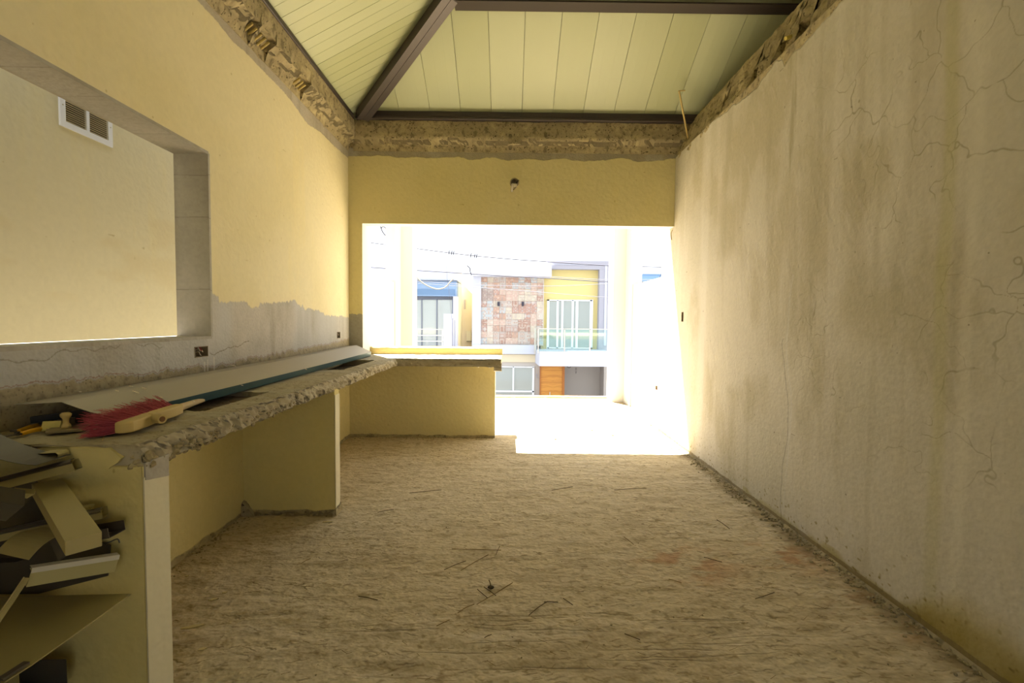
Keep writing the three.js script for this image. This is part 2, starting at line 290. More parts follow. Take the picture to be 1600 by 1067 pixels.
// sockets sunk into the walls: place on the wall face, wall normal, width, height
const SOCKETS = {
  corner: { p: at(314.5, 549.5, 'x', XL), n: 1, w: 0.118, h: 0.062 }, far: { p: at(529, 523.5, 'x', XL), n: 1, w: 0.085, h: 0.066 },
  grey: { p: at(1066.5, 495, 'x', XR), n: -1, w: 0.05, h: 0.1 }, terrace: { p: at(1026, 606, 'x', 1.88), n: -1, w: 0.09, h: 0.06 } };
const socketHole = (k) => { const q = SOCKETS[k]; return [q.p.z - q.w / 2, q.p.z + q.w / 2, q.p.y - q.h / 2, q.p.y + q.h / 2]; };
const OUTLET = at(803, 286, 'z', ZF), OUT_R = 0.046;
// ---------------------------------------------------------------- floor: rough screed, trowel ridges running across, straw and mud marks
const FX0 = -2.1, FX1 = 2.1, FZ0 = -5.6, FZ1 = -1.4, FW = 1440;
const dark = new Float32Array(FW * FW), lift = new Float32Array(FW * FW);
function stroke(x, z, dx, dz, w, k, h) {
  const n = Math.ceil(Math.hypot(dx, dz) / 0.0015);
  for (let s = 0; s <= n; s++) {
    const t = s / n, bx = x + dx * t + (fbm(t * 5 + x * 9, z * 7, 2) - 0.5) * 0.012, bz = z + dz * t + (fbm(t * 5 + z * 9, x * 7, 2) - 0.5) * 0.012, taper = Math.sin(Math.PI * clamp(t * 0.9 + 0.05));
    const ci = (bx - FX0) / (FX1 - FX0) * FW, cj = (bz - FZ0) / (FZ1 - FZ0) * FW, r = w * taper / (FX1 - FX0) * FW;
    for (let j = Math.floor(cj - r); j <= cj + r; j++) for (let i = Math.floor(ci - r); i <= ci + r; i++) {
      if (i < 0 || j < 0 || i >= FW || j >= FW) continue; const q = 1 - Math.hypot(i - ci, j - cj) / (r + 0.01); if (q <= 0) continue; const id = j * FW + i;
      dark[id] = Math.max(dark[id], q * k); lift[id] = h > 0 ? Math.max(lift[id], q * h) : Math.min(lift[id], q * h);
    }
  }
}
for (let i = 0; i < 1500; i++) { const x = rr(-1.7, 1.78), z = rr(-5.2, -1.5); if (fbm(x * 1.6 + 4, z * 1.6, 3) < 0.42) continue; const L = rr(0.02, 0.12), a = (rnd() - 0.5) * 0.5; stroke(x, z, L * Math.cos(a), L * Math.sin(a), rr(0.002, 0.005), rr(0.15, 0.6), rr(-0.5, 0.2)); }
for (let i = 0; i < 520; i++) { const x = rr(-1.3, 1.78), z = rr(-2.7, -1.5); const L = rr(0.02, 0.1), a = (rnd() - 0.5) * 1.1; stroke(x, z, L * Math.cos(a), L * Math.sin(a), rr(0.003, 0.007), rr(0.2, 0.6), rr(-0.8, 0.3)); }
for (let i = 0; i < 26; i++) { const x = rr(-1.0, 0.9), z = rr(-2.1, -1.55); stroke(x, z, rr(0.2, 0.6), rr(-0.03, 0.03), rr(0.005, 0.009), rr(0.2, 0.45), rr(-0.9, -0.4)); }
{ const a = at(670, 740, 'y', 0), b = at(800, 762, 'y', 0); stroke(a.x, a.z, b.x - a.x, b.z - a.z, 0.006, 0.5, -0.6); }
const redA = at(1075, 880, 'y', 0), redB = at(1230, 870, 'y', 0), redC = at(1400, 960, 'y', 0);
const floorTex = makeTexture(FW, FW, FX0, FX1, FZ0, FZ1, (x, z, o) => {
  const n = fbm(x * 1.2 + 3, z * 1.6, 5), t = fbm(x * 5 + 7 + fbm(x * 2, z * 5, 2) * 2, z * 17, 5), t2 = fbm(x * 15, z * 48 + 4, 3), f = fbm(x * 60, z * 80, 3), g = fbm(x * 17 + 4, z * 23, 5);
  o[0] = 202; o[1] = 186; o[2] = 154;
  blend(o, [208, 194, 166], smooth(0.45, 0.7, n) * 0.6);
  blend(o, [150, 132, 98], smooth(0.5, 0.72, t) * 0.3);
  blend(o, [132, 112, 76], smooth(0.6, 0.78, g) * 0.28); blend(o, [124, 104, 68], smooth(0.62, 0.8, fbm(x * 38, z * 60 + 9, 3)) * 0.4);
  blend(o, [158, 140, 104], smooth(0.55, 0.75, t2) * 0.25);
  for (const [c, w] of [[redA, 0.32], [redB, 0.3], [redC, 0.3]]) { const q = Math.hypot((x - c.x) * 0.8, z - c.z) / w; if (q < 1) blend(o, [172, 126, 84], smooth(1, 0.2, q) * smooth(0.4, 0.7, fbm(x * 9, z * 14 + 2, 5)) * 0.6); }
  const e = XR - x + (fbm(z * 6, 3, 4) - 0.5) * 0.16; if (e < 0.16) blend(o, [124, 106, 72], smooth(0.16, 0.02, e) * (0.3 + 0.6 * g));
  tint(o, 0.93 + f * 0.14);
  const i = clamp(Math.floor((x - FX0) / (FX1 - FX0) * FW), 0, FW - 1), j = clamp(Math.floor((z - FZ0) / (FZ1 - FZ0) * FW), 0, FW - 1), id = j * FW + i;
  if (dark[id] > 0) blend(o, [84, 66, 38], dark[id] * 0.85);
  o[3] = clamp(0.5 + (t - 0.5) * 0.35 + (g - 0.5) * 0.5 + (f - 0.5) * 0.22 + lift[id] * 0.3);
});
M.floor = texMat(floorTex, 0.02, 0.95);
const floorHeight = (x, z) => ((fbm(x * 2.2, z * 9 + 3, 4) - 0.5) * 0.012 + (fbm(x * 9 + 5, z * 24, 3) - 0.5) * 0.007) * smooth(-5.6, -4.8, z) * (1 + 1.1 * smooth(-2.5, -1.9, z)) * (z > -3.4 ? 1 : mix(1, 0.6, clamp((-3.4 - z) / 1.5)));
{
  const nx = 260, nz = 620, x0 = -2.06, x1 = 2.06, z0 = -8.1, z1 = 2.25, pos = [], idx = [];
  for (let j = 0; j <= nz; j++) for (let i = 0; i <= nx; i++) { const x = mix(x0, x1, i / nx), tz = j / nz, z = mix(z0, z1, tz); pos.push(x, floorHeight(x, z), z); }
  for (let j = 0; j < nz; j++) for (let i = 0; i < nx; i++) { const a = j * (nx + 1) + i; idx.push(a, a + nx + 1, a + 1, a + 1, a + nx + 1, a + nx + 2); }
  let g = new THREE.BufferGeometry(); g.setAttribute('position', new THREE.Float32BufferAttribute(pos, 3)); g.setIndex(idx); g.computeVertexNormals();
  uvBy(g, floorTex, (x, y, z) => [x, z]);
  const slab = uvBy(bare(box(x0, x1, -0.25, -0.02, z0, z1)), floorTex);
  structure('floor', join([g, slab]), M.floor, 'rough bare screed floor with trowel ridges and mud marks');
}
structure('trim_1', uvBy(roughPrism([[-8.16, -0.1, 0], [-8.07, -0.1, 0], [-8.07, 0.02, 0.008], [-8.1, 0.035, 0.006], [-8.16, 0.03, 0.004]], 'x', -1.7, 1.86, 0.04, 0.03), concreteTex), mat([188, 150, 92], 0.9), 'low ochre mortar lip along the open edge of the terrace');

const BROKEN = [[409, 78, 3, 0.11], [468, 136, 3, 0.1], [392, 50, 2, 0.06]];             // broken-out places in the left beam: pixel, conduits, half length
// ---------------------------------------------------------------- left wall with its window opening
{
  const g = holedWall(XL - 0.192, 0.192, -5.43, ZBACK + 0.2, -0.2, 3.3, [[WZ0, WZ1, WY0, WY1], socketHole('corner'), socketHole('far')]);
  uvBy(g, leftTex, (x, y, z) => [z, y]);
  const outer = join([box(XL - 0.2, XL - 0.193, -0.1, WY0, -5.4, 2.2), box(XL - 0.2, XL - 0.193, WY1, 3.1, -5.4, 2.2), box(XL - 0.2, XL - 0.193, WY0, WY1, -5.4, WZ0), box(XL - 0.2, XL - 0.193, WY0, WY1, WZ1, 2.2)]);
  const wall = structure('wall_left', g, M.left, 'pale yellow plastered side wall with a bare window opening and unpainted grey lower band');
  // bare plaster lining of the opening, a few millimetres uneven
  const lin = join([
    box(XL - 0.196, XL + 0.002, WY1 - 0.006, WY1 + 0.01, WZ0, WZ1), box(XL - 0.196, XL + 0.002, WY0 - 0.01, WY0 + 0.006, WZ0, WZ1),
    box(XL - 0.196, XL + 0.002, WY0, WY1, WZ0 - 0.01, WZ0 + 0.006), box(XL - 0.196, XL + 0.002, WY0, WY1, WZ1 - 0.006, WZ1 + 0.01)]);
  part(wall, 'window_reveal', uvBy(lin, plasterTex, undefined), M.plaster, 'bare grey plaster lining of the window opening');
  part(wall, 'added_bounce_skin', uvBy(outer, plasterTex), M.plaster);  // unseen grey skin added to cut yellow bounce in the light well
  // ring beam over the wall
  const solid = [[XL - 0.19, 3.1, 0], [XL + 0.005, 3.1, 0.004], [XL + 0.03, 3.17, 0.022], [-1.645, 3.225, 0.012], [-1.645, 3.32, 0.012], [-1.65, 3.4, 0.006], [XL - 0.19, 3.39, 0]];
  const notch = [[XL - 0.19, 3.1, 0], [XL + 0.002, 3.1, 0], [XL + 0.004, 3.2, 0.003], [-1.7, 3.245, 0.01], [-1.655, 3.245, 0.012], [-1.645, 3.32, 0.012], [-1.65, 3.4, 0.006], [XL - 0.19, 3.39, 0]];
  const gaps = BROKEN.map(([px, py, , w]) => { const c = at(px, py, 'x', -1.70); return [c.z - w, c.z + w]; }).sort((a, b) => a[0] - b[0]), runs = []; let zc = -5.43;
  for (const [q0, q1] of gaps) { runs.push(roughPrism(solid, 'z', zc, q0, 0.022, 0.022, 9), roughPrism(notch, 'z', q0, q1, 0.018, 0.018, 9)); zc = q1; }
  runs.push(roughPrism(solid, 'z', zc, ZBACK, 0.022, 0.022, 9));
  const beam = join(runs);
  part(wall, 'ring_beam', uvBy(beam, concreteTex), M.concrete, 'rough broken concrete beam along the wall head');
}
// ---------------------------------------------------------------- front wall: lintel, jamb and the low wall under the bar
{
  const g = poly([[XL - 0.19, -0.2], [-0.144, -0.2], [-0.144, 0.822], [-1.592, 0.822], [-1.592, LINTEL], [1.81, LINTEL], [1.81, 3.3], [XL - 0.19, 3.3]], 0.15, [[OUTLET.x + 0.002, OUTLET.y, OUT_R]]);
  g.translate(0, 0, ZO); uvBy(g, frontTex, (x, y, z) => [x, y]);
  const wall = structure('wall_front', g, [M.front, M.white], 'yellow front wall with a wide opening to the terrace and a bare band under the beam');
  const beam = roughPrism([[-5.42, 3.1, 0], [-5.275, 3.1, 0.003], [-5.265, 3.17, 0.014], [-5.225, 3.205, 0.014], [-5.21, 3.23, 0.008], [-5.212, 3.4, 0.008], [-5.42, 3.38, 0]], 'x', -1.68, 2.0, 0.022, 0.022, 9);
  part(wall, 'ring_beam', uvBy(beam, concreteTex), M.concrete, 'rough concrete beam across the head of the front wall');
  part(wall, 'pilaster', uvBy(box(XL - 0.19, -1.592, -0.2, 3.3, -5.61, ZO), plainTex), M.white);
  part(wall, 'eave_sun_seal', box(-2.0, 2.8, 3.2, 3.62, -5.56, -5.432), M.white);  // unseen box added to seal the eave gap against sun
  // broken hole in the underside of the beam
  part(wall, 'broken_mortar', uvBy(roughPrism([[-5.24, 3.165, 0.012], [-5.2, 3.165, 0.012], [-5.2, 3.2, 0.012], [-5.24, 3.2, 0.012]], 'x', at(795, 231, 'z', -5.22).x, at(813, 231, 'z', -5.22).x, 0.012, 0.012, 30), concreteTex), M.concrete);
}
// ---------------------------------------------------------------- right wall
{
  const g = holedWall(XR, 0.26, -5.68, ZBACK + 0.2, -0.2, 3.07, [socketHole('grey')]); uvBy(g, rightTex, (x, y, z) => [z, y]);
  const wall = structure('wall_right', g, M.right, 'grey crazed cement plaster wall with water streaks and moss at the foot');
  const tail = [[1.88, 3.28, 0.024], [1.945, 3.45, 0.01], [2.1, 3.45, 0.004], [2.1, 3.0, 0]], head = [[2.03, 3.0, 0], [XR + 0.004, 3.0, 0.003], [XR + 0.006, 3.06, 0.01]];
  const solid = [...head, [1.83, 3.14, 0.028], ...tail], notch = [...head, [1.86, 3.085, 0.008], [1.92, 3.11, 0.01], [1.915, 3.2, 0.012], [1.87, 3.23, 0.016], ...tail], runs = []; let zc = -5.43;
  const gaps = [[1224, 88, 0.06], [1258, 34, 0.08], [1180, 118, 0.04], [1130, 150, 0.035]].map(([px, py, w]) => { const c = at(px, py, 'x', 1.85); return [c.z - w, c.z + w]; }).sort((a, b) => a[0] - b[0]);
  for (const [q0, q1] of gaps) { runs.push(roughPrism(solid, 'z', zc, q0, 0.022, 0.024, 9), roughPrism(notch, 'z', q0, q1, 0.018, 0.02, 9)); zc = q1; }
  runs.push(roughPrism(solid, 'z', zc, ZBACK, 0.022, 0.024, 9));
  const beam = join(runs);
  part(wall, 'ring_beam', uvBy(beam, concreteTex), M.concrete, 'rough sloping concrete edge above the plaster');
  part(wall, 'wall_cap', uvBy(box(2.05, 2.8, 3.1, 3.36, -5.43, ZBACK + 0.1), concreteTex), M.concrete);
  part(wall, 'gable_wall', uvBy(box(2.68, 2.85, 3.1, 5.7, -5.56, ZBACK + 0.3), plasterTex), M.plaster);
  const ps = at(1233, 60, 'x', 1.84); part(wall, 'pipe_stub', rod(V(ps.x + 0.08, ps.y + 0.03, ps.z), V(ps.x - 0.035, ps.y - 0.012, ps.z + 0.02), 0.013), mat([206, 186, 90], 0.6), 'cut end of a yellow conduit');
  const jt = at(1051, 362, 'x', XR); part(wall, 'loose_wire', tube([V(XR - 0.004, jt.y + 0.02, jt.z), V(XR - 0.02, jt.y - 0.02, jt.z + 0.01), V(XR - 0.012, jt.y - 0.09, jt.z + 0.01)], 0.004, 12, 5), mat([190, 160, 100], 0.7));
}
// ---------------------------------------------------------------- rear wall behind the camera, with an unseen doorway sized to let fill light in
{
  const g = poly([[XL, -0.2], [0.3, -0.2], [0.3, 2.3], [1.5, 2.3], [1.5, -0.2], [2.7, -0.2], [2.7, 3.5], [XL, 3.5]], 0.18); g.translate(0, 0, ZBACK); uvBy(g, plainTex, (x, y) => [x, y]);
  structure('wall_back', g, M.plain, 'yellow rear wall with an unseen doorway sized for fill light');
}
structure('yard_ground', box(-12, 12, -0.3, -0.02, ZBACK + 0.25, 14), mat([190, 178, 150], 0.95), 'pale concrete yard behind the room');

// ---------------------------------------------------------------- light well and neighbouring wall beyond the window
const XW = -2.75;
const VENT = (() => { const a = at(92, 197, 'x', XW), b = at(174, 229, 'x', XW), y0 = (a.y + b.y) / 2; return { y0, y1: y0 + 0.218, z0: b.z, z1: a.z }; })();
{
  const g = uvBy(holedWall(XW - 0.2, 0.2, -6.6, 6, -0.2, 4.7, [[VENT.z0 + 0.03, VENT.z1 - 0.03, VENT.y0 + 0.03, VENT.y1 - 0.03]]), plainTex); structure('wall_neighbour', g, M.plain, 'yellow wall across the light well, seen through the window opening');  // unseen upper part made taller to dim the well
  structure('light_well_floor', uvBy(box(XW, XL - 0.19, -0.2, 0, -6.6, 6), slabTex), M.slab, 'concrete floor of the narrow light well');
}
// ---------------------------------------------------------------- terrace walls and piers
{
  const wr = structure('wall_terrace_right', holedWall(1.88, 0.15, -7.75, -5.66, -0.2, 1.85, [socketHole('terrace')]), M.white, 'white parapet wall on the terrace beside the grey wall');
  part(wr, 'pier', box(1.856, 2.01, -0.2, 4.2, -7.76, -7.33), M.cream, 'tall cream pier on the parapet');
  part(wr, 'corner_column', box(1.66, 1.862, -0.2, 4.2, -8.1, -7.72), M.cream, 'square cream column at the terrace corner');
  const wl = structure('wall_terrace_left', box(-1.89, -1.735, -0.2, 1.86, -7.75, -5.6), M.white, 'white parapet wall on the terrace behind the bar');
  part(wl, 'pier', box(-1.86, -1.715, -0.2, 4.2, -7.76, -7.33), M.cream, 'tall cream pier on the parapet');
  part(wl, 'corner_column', box(-1.72, -1.536, -0.2, 4.2, -8.1, -7.72), M.cream, 'square cream column at the terrace corner');
}

// ---------------------------------------------------------------- roof: insulated panels on a steel hip frame
const SL = 0.541, RIDGE = -1.6;
const HIP = 3.618, yBack = (z) => 6.311 + SL * z, yLeft = (x) => 4.3537 + SL * x, yFore = (z) => yBack(2 * RIDGE - z);
{
  const sheet = (pts) => { // quad or triangle list with thickness upwards
    const g = new THREE.BufferGeometry(), a = [], n = pts.length; const top = pts.map((p) => V(p.x, p.y + 0.03, p.z));
    const tri = (p, q, r) => a.push(p.x, p.y, p.z, q.x, q.y, q.z, r.x, r.y, r.z);
    for (let i = 1; i < n - 1; i++) { tri(pts[0], pts[i], pts[i + 1]); tri(top[0], top[i + 1], top[i]); }
    for (let i = 0; i < n; i++) { const j = (i + 1) % n; tri(pts[i], top[i], pts[j]); tri(pts[j], top[i], top[j]); }
    g.setAttribute('position', new THREE.Float32BufferAttribute(a, 3)); g.computeVertexNormals(); return g;
  };
  const D = 0.034, hipX = RIDGE + HIP, zf = 2 * RIDGE + 5.5;
  const cover = join([  // backing sheet stops sun through panel gaps; left overhang widened to dim the well
    sheet([V(-2.3, yBack(-5.55) + D, -5.55), V(2.85, yBack(-5.55) + D, -5.55), V(2.85, yBack(RIDGE) + D, RIDGE), V(hipX, yBack(RIDGE) + D, RIDGE)]),
    sheet([V(-2.3, yBack(-5.55) + D, zf), V(2.85, yBack(-5.55) + D, zf), V(2.85, yBack(RIDGE) + D, RIDGE), V(hipX, yBack(RIDGE) + D, RIDGE)]),
    sheet([V(-2.3, yBack(-5.55) + D, -5.55), V(hipX, yBack(RIDGE) + D, RIDGE), V(-2.3, yBack(-5.55) + D, zf)])]);
  const ceiling = structure('ceiling', cover, mat([120, 122, 110], 0.7), 'pitched roof of cream insulated panels');
  const panelM = [mat([184, 188, 150], 0.4), mat([180, 184, 144], 0.4), mat([188, 192, 156], 0.42)];
  // panel: trapezoid in plan between two strip lines, thickness D, two shallow ribs below
  const strip = (a0, a1, lo, hi0, hi1, place) => {
    const P = (a, b, h) => place(a, b, h), v = [], tri = (p, q, r) => v.push(p.x, p.y, p.z, q.x, q.y, q.z, r.x, r.y, r.z), quad = (p, q, r, s) => { tri(p, q, r); tri(p, r, s); };
    const solid = (x0, x1, l, h0, h1, b, t) => { const A = P(x0, l, b), B = P(x1, l, b), C = P(x1, h1, b), E = P(x0, h0, b), A2 = P(x0, l, t), B2 = P(x1, l, t), C2 = P(x1, h1, t), E2 = P(x0, h0, t); quad(A, B, C, E); quad(A2, E2, C2, B2); quad(A, A2, B2, B); quad(B, B2, C2, C); quad(C, C2, E2, E); quad(E, E2, A2, A); };
    solid(a0, a1, lo, hi0, hi1, 0, D - 0.002);
    const w = a1 - a0; for (const f of [0.34, 0.67]) { const x = a0 + w * f, hh = mix(hi0, hi1, f); solid(x - 0.006, x + 0.006, lo, hh - 0.004, hh, -0.0016, 0.001); }
    const g = new THREE.BufferGeometry(); g.setAttribute('position', new THREE.Float32BufferAttribute(v, 3)); g.computeVertexNormals(); return g;
  };
  const W = 0.3231, x0 = -0.5253 - 4 * W; let k = 0;
  for (let i = 0; i < 14; i++) {
    const a = x0 + i * W + 0.002, b = x0 + (i + 1) * W - 0.002, hi = (x) => Math.min(RIDGE, x - HIP); if (hi(b) < -5.25) continue;
    part(ceiling, 'roof_panel', strip(a, b, -5.33, Math.max(-5.32, hi(a)), hi(b), (x, z, h) => V(x, yBack(z) + h, z)), panelM[(k++ * 7) % 3]);
    part(ceiling, 'roof_panel', strip(a, b, -5.33, Math.max(-5.32, hi(a)), hi(b), (x, z, h) => V(x, yBack(z) + h, 2 * RIDGE - z)), panelM[(k * 5) % 3]);
  }
  for (let i = 0; i < 25; i++) {
    const a = -5.3 + i * W + 0.002 + 0.1, b = a + W - 0.004, hi = (z) => Math.min(z + HIP, 2 * RIDGE - z + HIP); if (Math.max(hi(a), hi(b)) < -1.6) continue;
    part(ceiling, 'roof_panel', strip(a, b, -1.77, Math.max(-1.76, hi(a)), Math.max(-1.76, hi(b)), (z, x, h) => V(x, yLeft(x) + h, z)), panelM[(k++ * 7) % 3]);
  }
}
// steel frame
const steel = mat([74, 66, 64], 0.42, { metalness: 0.35 });
{
  // C section: web + two lips, opening away from the room
  const chan = (w, h, t) => [[w, -h + 0.02], [w, -h], [0, -h], [0, 0], [w, 0], [w, -0.02]];
  const be = thing('steel_channel', 'dark steel channel along the eave above the front wall beam', 'beam');
  part(be, 'web', box(-1.63, 2.64, 3.432, 3.492, -5.235, -5.195), steel);
  part(be, 'edge_tube', rbox(-1.63, 2.64, 3.4, 3.434, -5.235, -5.168, 0.01), steel);
  const le = thing('steel_channel', 'dark steel channel along the eave above the left wall beam', 'beam');
  part(le, 'web', box(-1.69, -1.652, 3.43, 3.455, -5.19, ZBACK - 0.02), steel);
  part(le, 'edge_tube', rbox(-1.69, -1.634, 3.396, 3.432, -5.19, ZBACK - 0.02, 0.01), steel);
  const hip = (z) => V(z + HIP, yBack(z) - 0.092, z), n = V(-1, 0, 1).normalize();
  const hr = thing('steel_rafter', 'double steel hip rafter rising from the wall corner', 'rafter');
  for (const s of [-1, 1]) part(hr, 'channel', bar(hip(-5.17).addScaledVector(n, s * 0.034), hip(RIDGE - 0.12).addScaledVector(n, s * 0.034), 0.064, 0.09), steel);
  const zp = -4.23, yp = yBack(zp) - 0.012;
  const pu = thing('steel_purlin', 'dark steel purlin crossing under the sloping panels', 'purlin');
  part(pu, 'web', box(zp + 3.75, 2.66, yp - 0.06, yp, zp - 0.02, zp + 0.02), steel);
  part(pu, 'flange', box(zp + 3.75, 2.66, yp - 0.066, yp - 0.06, zp - 0.03, zp + 0.1), steel);
}
{ // thin pale conduit from the beam corner up to the roof
  const a = at(1075, 216, 'z', -5.12), b = at(1061, 142, 'z', -4.86); b.y = Math.min(b.y, yBack(b.z) - 0.01);
  single('conduit_pipe', join([rod(a, b, 0.009), rod(b, b.clone().add(V(0.06, 0.004, 0.0)), 0.006)]), mat([196, 172, 108], 0.6), 'thin pale conduit standing between the beam corner and roof panels', 'pipe');
}
// broken conduits in the underside of the left beam
{
  const wl = scene.getObjectByName('wall_left'), stub = mat([178, 158, 92], 0.7);
  for (const [px, py, n, w] of BROKEN) { const c = at(px, py, 'x', -1.70); for (let i = 0; i < n; i++) { const z = c.z + (i - (n - 1) / 2) * 0.05; part(wl, 'conduit_stub', rod(V(-1.737, 3.168, z - 0.01), V(-1.668, 3.2, z + 0.012), 0.009), stub, 'cut conduit end in the broken beam'); } }
}
// ---------------------------------------------------------------- counter: partitions and raw concrete top
{
  const litEndM = mat([216, 208, 178], 0.9, { bumpMap: plainTex.bump, bumpScale: 0.01 });  // paler tone paints in the light falling on the end faces
  const mk = (z0, z1, label) => {
    const p = thing('counter_partition', label, 'partition wall');
    part(p, 'body', uvBy(rbox(XL - 0.02, -1.138, -0.02, 0.836, z1, z0, 0.006), paintTex), M.paint);
    part(p, 'end_face', uvBy(rbox(-1.139, -1.1345, 0, 0.8, z1 + 0.001, z0 - 0.001, 0.002), plainTex), litEndM, 'end face with the light on it put into a paler cream');
    return p;
  };
  const p1 = mk(-1.495, -1.607, 'yellow plastered counter partition beside the heap of metal offcuts');
  part(p1, 'plaster_skin', uvBy(roughPrism([[XL, 0.83, 0], [-1.24, 0.83, 0.006], [-1.2, 0.86, 0.008], [-1.235, 0.893, 0.004], [XL, 0.895, 0.003]], 'z', -1.499, -1.489, 0.01, 0.02, 20), paintTex), M.paint);
  part(p1, 'bare_patch', uvBy(roughPrism([[-1.5, 0.79, 0.002], [-1.5, 0.845, 0], [-1.604, 0.845, 0], [-1.604, 0.77, 0.002]].map(([z, y, a]) => [z, y, a]), 'x', -1.14, -1.132, 0.006, 0.015, 20), plasterTex), M.plaster, 'unpainted grey patch under the counter corner');
  const p2 = mk(-3.156, -3.241, 'yellow plastered counter partition standing clear under the middle of the counter');
  part(p2, 'base_mortar', uvBy(join([
    roughPrism([[-1.745, 0, 0], [-1.66, 0, 0.008], [-1.735, 0.1, 0.012]], 'z', -3.21, -3.12, 0.02, 0.015, 24),
    roughPrism([[-1.2, 0, 0.006], [-1.125, 0, 0.006], [-1.13, 0.055, 0.008]], 'z', -3.25, -3.145, 0.02, 0.012, 24),
    roughPrism([[-3.165, 0, 0], [-3.13, 0, 0.008], [-3.16, 0.03, 0.008]], 'x', -1.72, -1.15, 0.02, 0.012, 24)]), concreteTex), M.concrete, 'grey mortar at the foot');
}
{
  const B = 0.83, T = COUNTER, f = FRONT;
  const front = [[f + 0.008, B, 0.016], [f + 0.008, B + 0.03, 0.017], [f - 0.002, T - 0.014, 0.011], [f - 0.014, T, 0.004]];
  const full = (z0, z1) => roughPrism([[XL + 0.002, B, 0], [f - 0.06, B, 0.004], ...front, [XL + 0.002, T, 0.002]], 'z', z0, z1, 0.012, 0.011, 34);
  const rim = (z0, z1, xi) => roughPrism([[xi, B, 0], [f - 0.06, B, 0.004], ...front, [xi, T, 0.006]], 'z', z0, z1, 0.012, 0.011, 34);
  const back = (z0, z1, xi) => roughPrism([[XL + 0.002, B, 0], [xi, B, 0], [xi, T, 0.006], [XL + 0.002, T, 0.002]], 'z', z0, z1, 0.03, 0.02, 22);
  const pan = (z0, z1, xa, xb, top) => roughPrism([[xa, B, 0], [xb, B, 0], [xb, top, 0.005], [xa, top, 0.005]], 'z', z0, z1, 0.025, 0.025, 22);
  const g = join([
    full(-1.5, -2.06), rim(-2.06, -2.62, -1.30), back(-2.06, -2.62, -1.62),
    full(-2.62, -3.78), rim(-3.78, -4.72, -1.30), back(-3.78, -4.72, -1.62),
    full(-4.72, -5.277),
    roughPrism([[-4.95, B - 0.01, 0.012], [-4.945, T - 0.01, 0.006], [-4.955, T, 0.003], [-5.7, T, 0.003], [-5.7, B, 0.004]], 'x', f - 0.02, -0.075, 0.02, 0.016, 22),
    roughPrism([[-5.284, B, 0], [-5.284, T - 0.001, 0], [-5.7, T - 0.001, 0.002], [-5.7, B, 0]], 'x', -1.588, f, 0.05, 0.05, 22),
    roughPrism([[-5.02, B - 0.055, 0.012], [-4.95, B - 0.05, 0.012], [-4.95, B + 0.02, 0.012], [-5.02, B + 0.02, 0.01]], 'x', -0.15, -0.07, 0.016, 0.014, 26)]);
  const c = thing('concrete_countertop', 'rough L-shaped concrete countertop with broken front edge', 'countertop');
  part(c, 'slab', uvBy(g, slabTex), M.slab);
  const recessBrown = mat([150, 134, 92], 0.8, { map: concreteTex.map, bumpMap: concreteTex.bump, bumpScale: 0.016 });  // darker brown than the slab around it
  part(c, 'recess_base', uvBy(pan(-2.06, -2.62, -1.62, -1.30, 0.874), concreteTex), recessBrown, 'darker brown bottom of the shallow recess');
  part(c, 'recess_base', uvBy(pan(-3.78, -4.72, -1.62, -1.30, 0.846), concreteTex), recessBrown, 'brown bottom of the sink cut-out');
  const st = []; // exposed stones under the broken edge
  for (let i = 0; i < 420; i++) {
    const t = Math.pow(rnd(), 1.6), z = mix(-1.505, -2.6, t), s = rr(0.003, 0.012) * mix(1.2, 0.6, t); const q = new THREE.IcosahedronGeometry(s, 1);
    const p = q.attributes.position; for (let k = 0; k < p.count; k++) { const a = V(0, 0, 0).fromBufferAttribute(p, k), e = 0.4 + 1.2 * noise3(a.x * 160 + i, a.y * 160, a.z * 160); p.setXYZ(k, a.x * e, a.y * e, a.z * e); }
    q.scale(rr(0.6, 1.4), rr(0.5, 1.1), rr(0.6, 1.5)); q.rotateX(rnd() * 3); q.computeVertexNormals(); q.translate(f + rr(-0.03, 0.012), B + rr(-0.01, 0.034) * mix(1, 0.7, t), z); st.push(q);
  }
  const ag = part(c, 'exposed_aggregate', uvBy(join(st), concreteTex), M.concrete, 'loose stones showing in the broken edge'); ag.userData.kind = 'stuff';
  // raised sill along the outer edge of the bar
  part(c, 'raised_sill', uvBy(roughPrism([[-5.72, 0.88, 0], [-5.55, 0.88, 0], [-5.552, 0.972, 0.004], [-5.56, 0.98, 0.005], [-5.72, 0.985, 0.004]], 'x', -1.59, -0.072, 0.02, 0.02, 20), plainTex), mat([184, 166, 110], 0.9), 'low yellow upstand on the bar');
}
